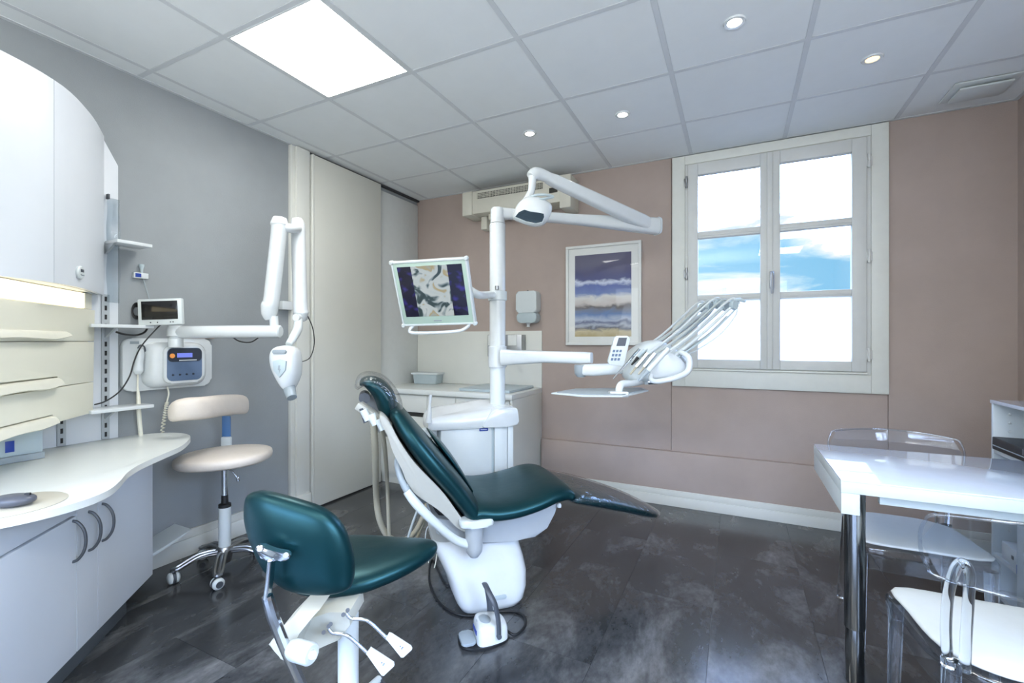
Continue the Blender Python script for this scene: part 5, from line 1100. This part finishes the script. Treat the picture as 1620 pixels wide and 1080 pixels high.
def clear_chair(name, label, cx, cy, rz, cushion_tint='cushion_white'):
    """acrylic chair: local -y is the front, +y the back; seat 0.45 high"""
    t = thing(name, label, 'chair', (cx, cy, 0), rz)
    W_ = Matrix.Translation((cx, cy, 0)) @ rotz(rz)
    def P(x_, y_, z_): return W_ @ Vector((x_, y_, z_))
    so = [(p.x, p.y) for p in closed_spline([(-.205, -.20, 0), (0, -.215, 0), (.205, -.20, 0), (.212, -.05, 0), (.19, .12, 0), (.11, .195, 0), (0, .205, 0), (-.11, .195, 0), (-.19, .12, 0), (-.212, -.05, 0)], 4)]
    obj('seat_shell', prism(new_bm(), so, .400, .428, W_, bev=.008), 'acrylic_edge', t)
    obj('seat_pad', pillow(new_bm(), [(x_*.95, y_*.95) for x_, y_ in so], .022, W_ @ Matrix.Translation((0, 0, .4405)), e=3.2, dome=.2), cushion_tint, t, sharp=70)
    # apron
    rings = []
    for z_, g_ in ((.340, .97), (.400, 1.0)):
        rings.append([P(x_*g_, y_*g_, z_) for x_, y_ in so])
    bm = new_bm(); V1 = [bm.verts.new(p) for p in rings[0]]; V2 = [bm.verts.new(p) for p in rings[1]]; n_ = len(so)
    V3 = [bm.verts.new(P(x_*.94, y_*.94, .340)) for x_, y_ in so]; V4 = [bm.verts.new(P(x_*.97, y_*.97, .400)) for x_, y_ in so]
    for j in range(n_):
        q = (j+1) % n_
        bm.faces.new((V1[j], V1[q], V2[q], V2[j])); bm.faces.new((V3[q], V3[j], V4[j], V4[q])); bm.faces.new((V1[q], V1[j], V3[j], V3[q])); bm.faces.new((V2[j], V2[q], V4[q], V4[j]))
    obj('seat_rim', bm, 'acrylic', t)
    for sx in (-1, 1):
        obj('front_leg', tube(new_bm(), [P(sx*.190, -.185, .40), P(sx*.193, -.190, .2), P(sx*.196, -.20, 0)], [.021, .018, .014], n=12), 'acrylic_solid', t, sharp=80)
        obj('rear_leg', tube(new_bm(), [P(sx*.175, .165, .44), P(sx*.182, .185, .25), P(sx*.190, .235, 0)], [.021, .018, .014], n=12), 'acrylic_solid', t, sharp=80)
        # hairpin upright carrying the back band
        obj('back_upright', tube(new_bm(), [P(sx*.150, .165, .42), P(sx*.158, .195, .52), P(sx*.160, .215, .64), P(sx*.163, .225, .685), P(sx*.175, .228, .708), P(sx*.188, .225, .690), P(sx*.196, .210, .62), P(sx*.192, .185, .52), P(sx*.180, .160, .42)], [.012, .0115, .011, .011, .012, .011, .011, .0115, .012], n=12), 'acrylic_solid', t, sharp=80)
    # curved band backrest
    def bp(u_, z_): return P(u_*.245, .245-.055*u_*u_, z_)
    rings = []
    ol_ = [(p.x, p.y) for p in closed_spline([(-1.0, .735, 0), (-.96, .790, 0), (-.80, .812, 0), (0, .825, 0), (.80, .812, 0), (.96, .790, 0), (1.0, .735, 0), (.95, .675, 0), (.80, .655, 0), (0, .650, 0), (-.80, .655, 0), (-.95, .675, 0)], 4)]
    bm = new_bm(); n_ = len(ol_)
    def off(u_, z_, d_): return P(u_*.245, .245-.055*u_*u_+d_, z_)
    gx = 14
    top = [p for p in ol_]
    F = []
    for d_ in (0, .007):
        row = []
        for j in range(gx+1):
            u_ = -1+2*j/gx
            zs = []
            for a_ in range(n_):
                x0_, z0_ = ol_[a_]; x1_, z1_ = ol_[(a_+1) % n_]
                if (x0_-u_)*(x1_-u_) <= 0 and abs(x1_-x0_) > 1e-6: zs.append(z0_+(z1_-z0_)*(u_-x0_)/(x1_-x0_))
            if len(zs) < 2: zs = [.735, .7351]
            lo_, hi_ = min(zs), max(zs)
            row.append([bm.verts.new(off(u_, lo_+(hi_-lo_)*b2/3, d_)) for b2 in range(4)])
        F.append(row)
    for s2, row in enumerate(F):
        for j in range(gx):
            for b2 in range(3):
                q = (row[j][b2], row[j+1][b2], row[j+1][b2+1], row[j][b2+1]); bm.faces.new(q if s2 == 0 else q[::-1])
    obj('back_band', bm, 'acrylic', t, sharp=80)
    obj('band_edge', tube(new_bm(), [off(u_, z_, .0035) for u_, z_ in ol_[::2]], .0045, n=6, closed=True, k=3), 'acrylic_edge', t, sharp=80)
    return t
c1_ = clear_chair('clear_chair', 'clear acrylic chair tucked behind the white desk', .640, 2.44, math.pi*0)
c2_ = clear_chair('clear_chair', 'clear acrylic chair with white seat pad in front of the desk', .655, 1.68, math.pi+.02)

# shelving against the right wall
sh2 = thing('shelf_unit', 'open grey-white shelf unit at the right edge behind the desk', 'shelf unit', (1.25, 2.4, 0))
SX0, SX1, SY0, SY1, SZ = 1.055, 1.455, 1.2, 2.875, .960
bxo('end_panel', (SX0+.004, SX1, SY1-.018, SY1, .0, SZ-.010), 'shelf_metal', sh2, bev=.002)
bxo('end_panel', (SX0+.004, SX1, SY0, SY0+.018, .0, SZ-.010), 'shelf_metal', sh2, bev=.002)
bxo('back_panel', (SX1-.012, SX1, SY0+.018, SY1-.018, .05, SZ-.012), 'shelf_metal', sh2, bev=.001)
bxo('top_board', (SX0, SX1, SY0-.004, SY1+.004, SZ-.010, SZ+.006), 'glass_white_top', sh2, bev=.003)
for z_ in (.755-.012, .50, .27, .10): bxo('shelf', (SX0+.004, SX1-.013, SY0+.019, SY1-.019, z_-.018, z_), 'shelf_metal', sh2, bev=.002)
for z_ in (.905, .865, .825, .62, .575, .42, .375): 
    for x_ in (1.115, 1.165): obj('peg', lathe(new_bm(), [(.0001, 0), (.006, 0), (.005, .004), (.0001, .005)], Matrix.Translation((x_, SY1-.018, z_)) @ Matrix.Rotation(math.pi/2, 4, 'X'), 10), 'gloss_white', sh2)
bd = thing('black_box', 'black flat box on the shelf behind the desk', 'box', (1.2, 2.7, .745))
bxo('case', (SX0-.003, 1.36, 2.34, SY1-.024, .7435, .800), 'black', bd, bev=.004)
bxo('trim_line', (SX0-.006, SX0-.002, 2.36, 2.84, .762, .765), 'plastic_grey', bd, bev=0)
bxo('drawer_edge', (SX0-.005, SX0-.002, 2.50, 2.60, .770, .794), 'dark_grey', bd, bev=.001)
bn = thing('blue_binder', 'blue folder lying on a low shelf at the right edge', 'folder', (1.2, 2.5, .27))
bxo('cover', (SX0-.015, 1.30, 2.30, 2.62, .272, .312), 'blue_binder', bn, bev=.003)
bxo('pages', (SX0-.010, 1.29, 2.305, 2.615, .279, .305), 'plastic_white', bn, bev=.001)
bn2 = thing('white_folder', 'white folder stacked on the blue folder', 'folder', (1.2, 2.5, .312))
bxo('cover', (SX0-.02, 1.29, 2.28, 2.60, .3125, .335), 'gloss_white', bn2, bev=.003)
bn3 = thing('small_carton', 'small white carton standing beside the blue folder', 'box', (1.12, 2.73, .27))
bxo('carton', (SX0+.01, 1.20, 2.68, 2.80, .2705, .345), 'gloss_white', bn3, bev=.003)
bxo('hole', (SX0+.008, SX0+.011, 2.70, 2.715, .30, .315), 'dark_grey', bn3, bev=0)
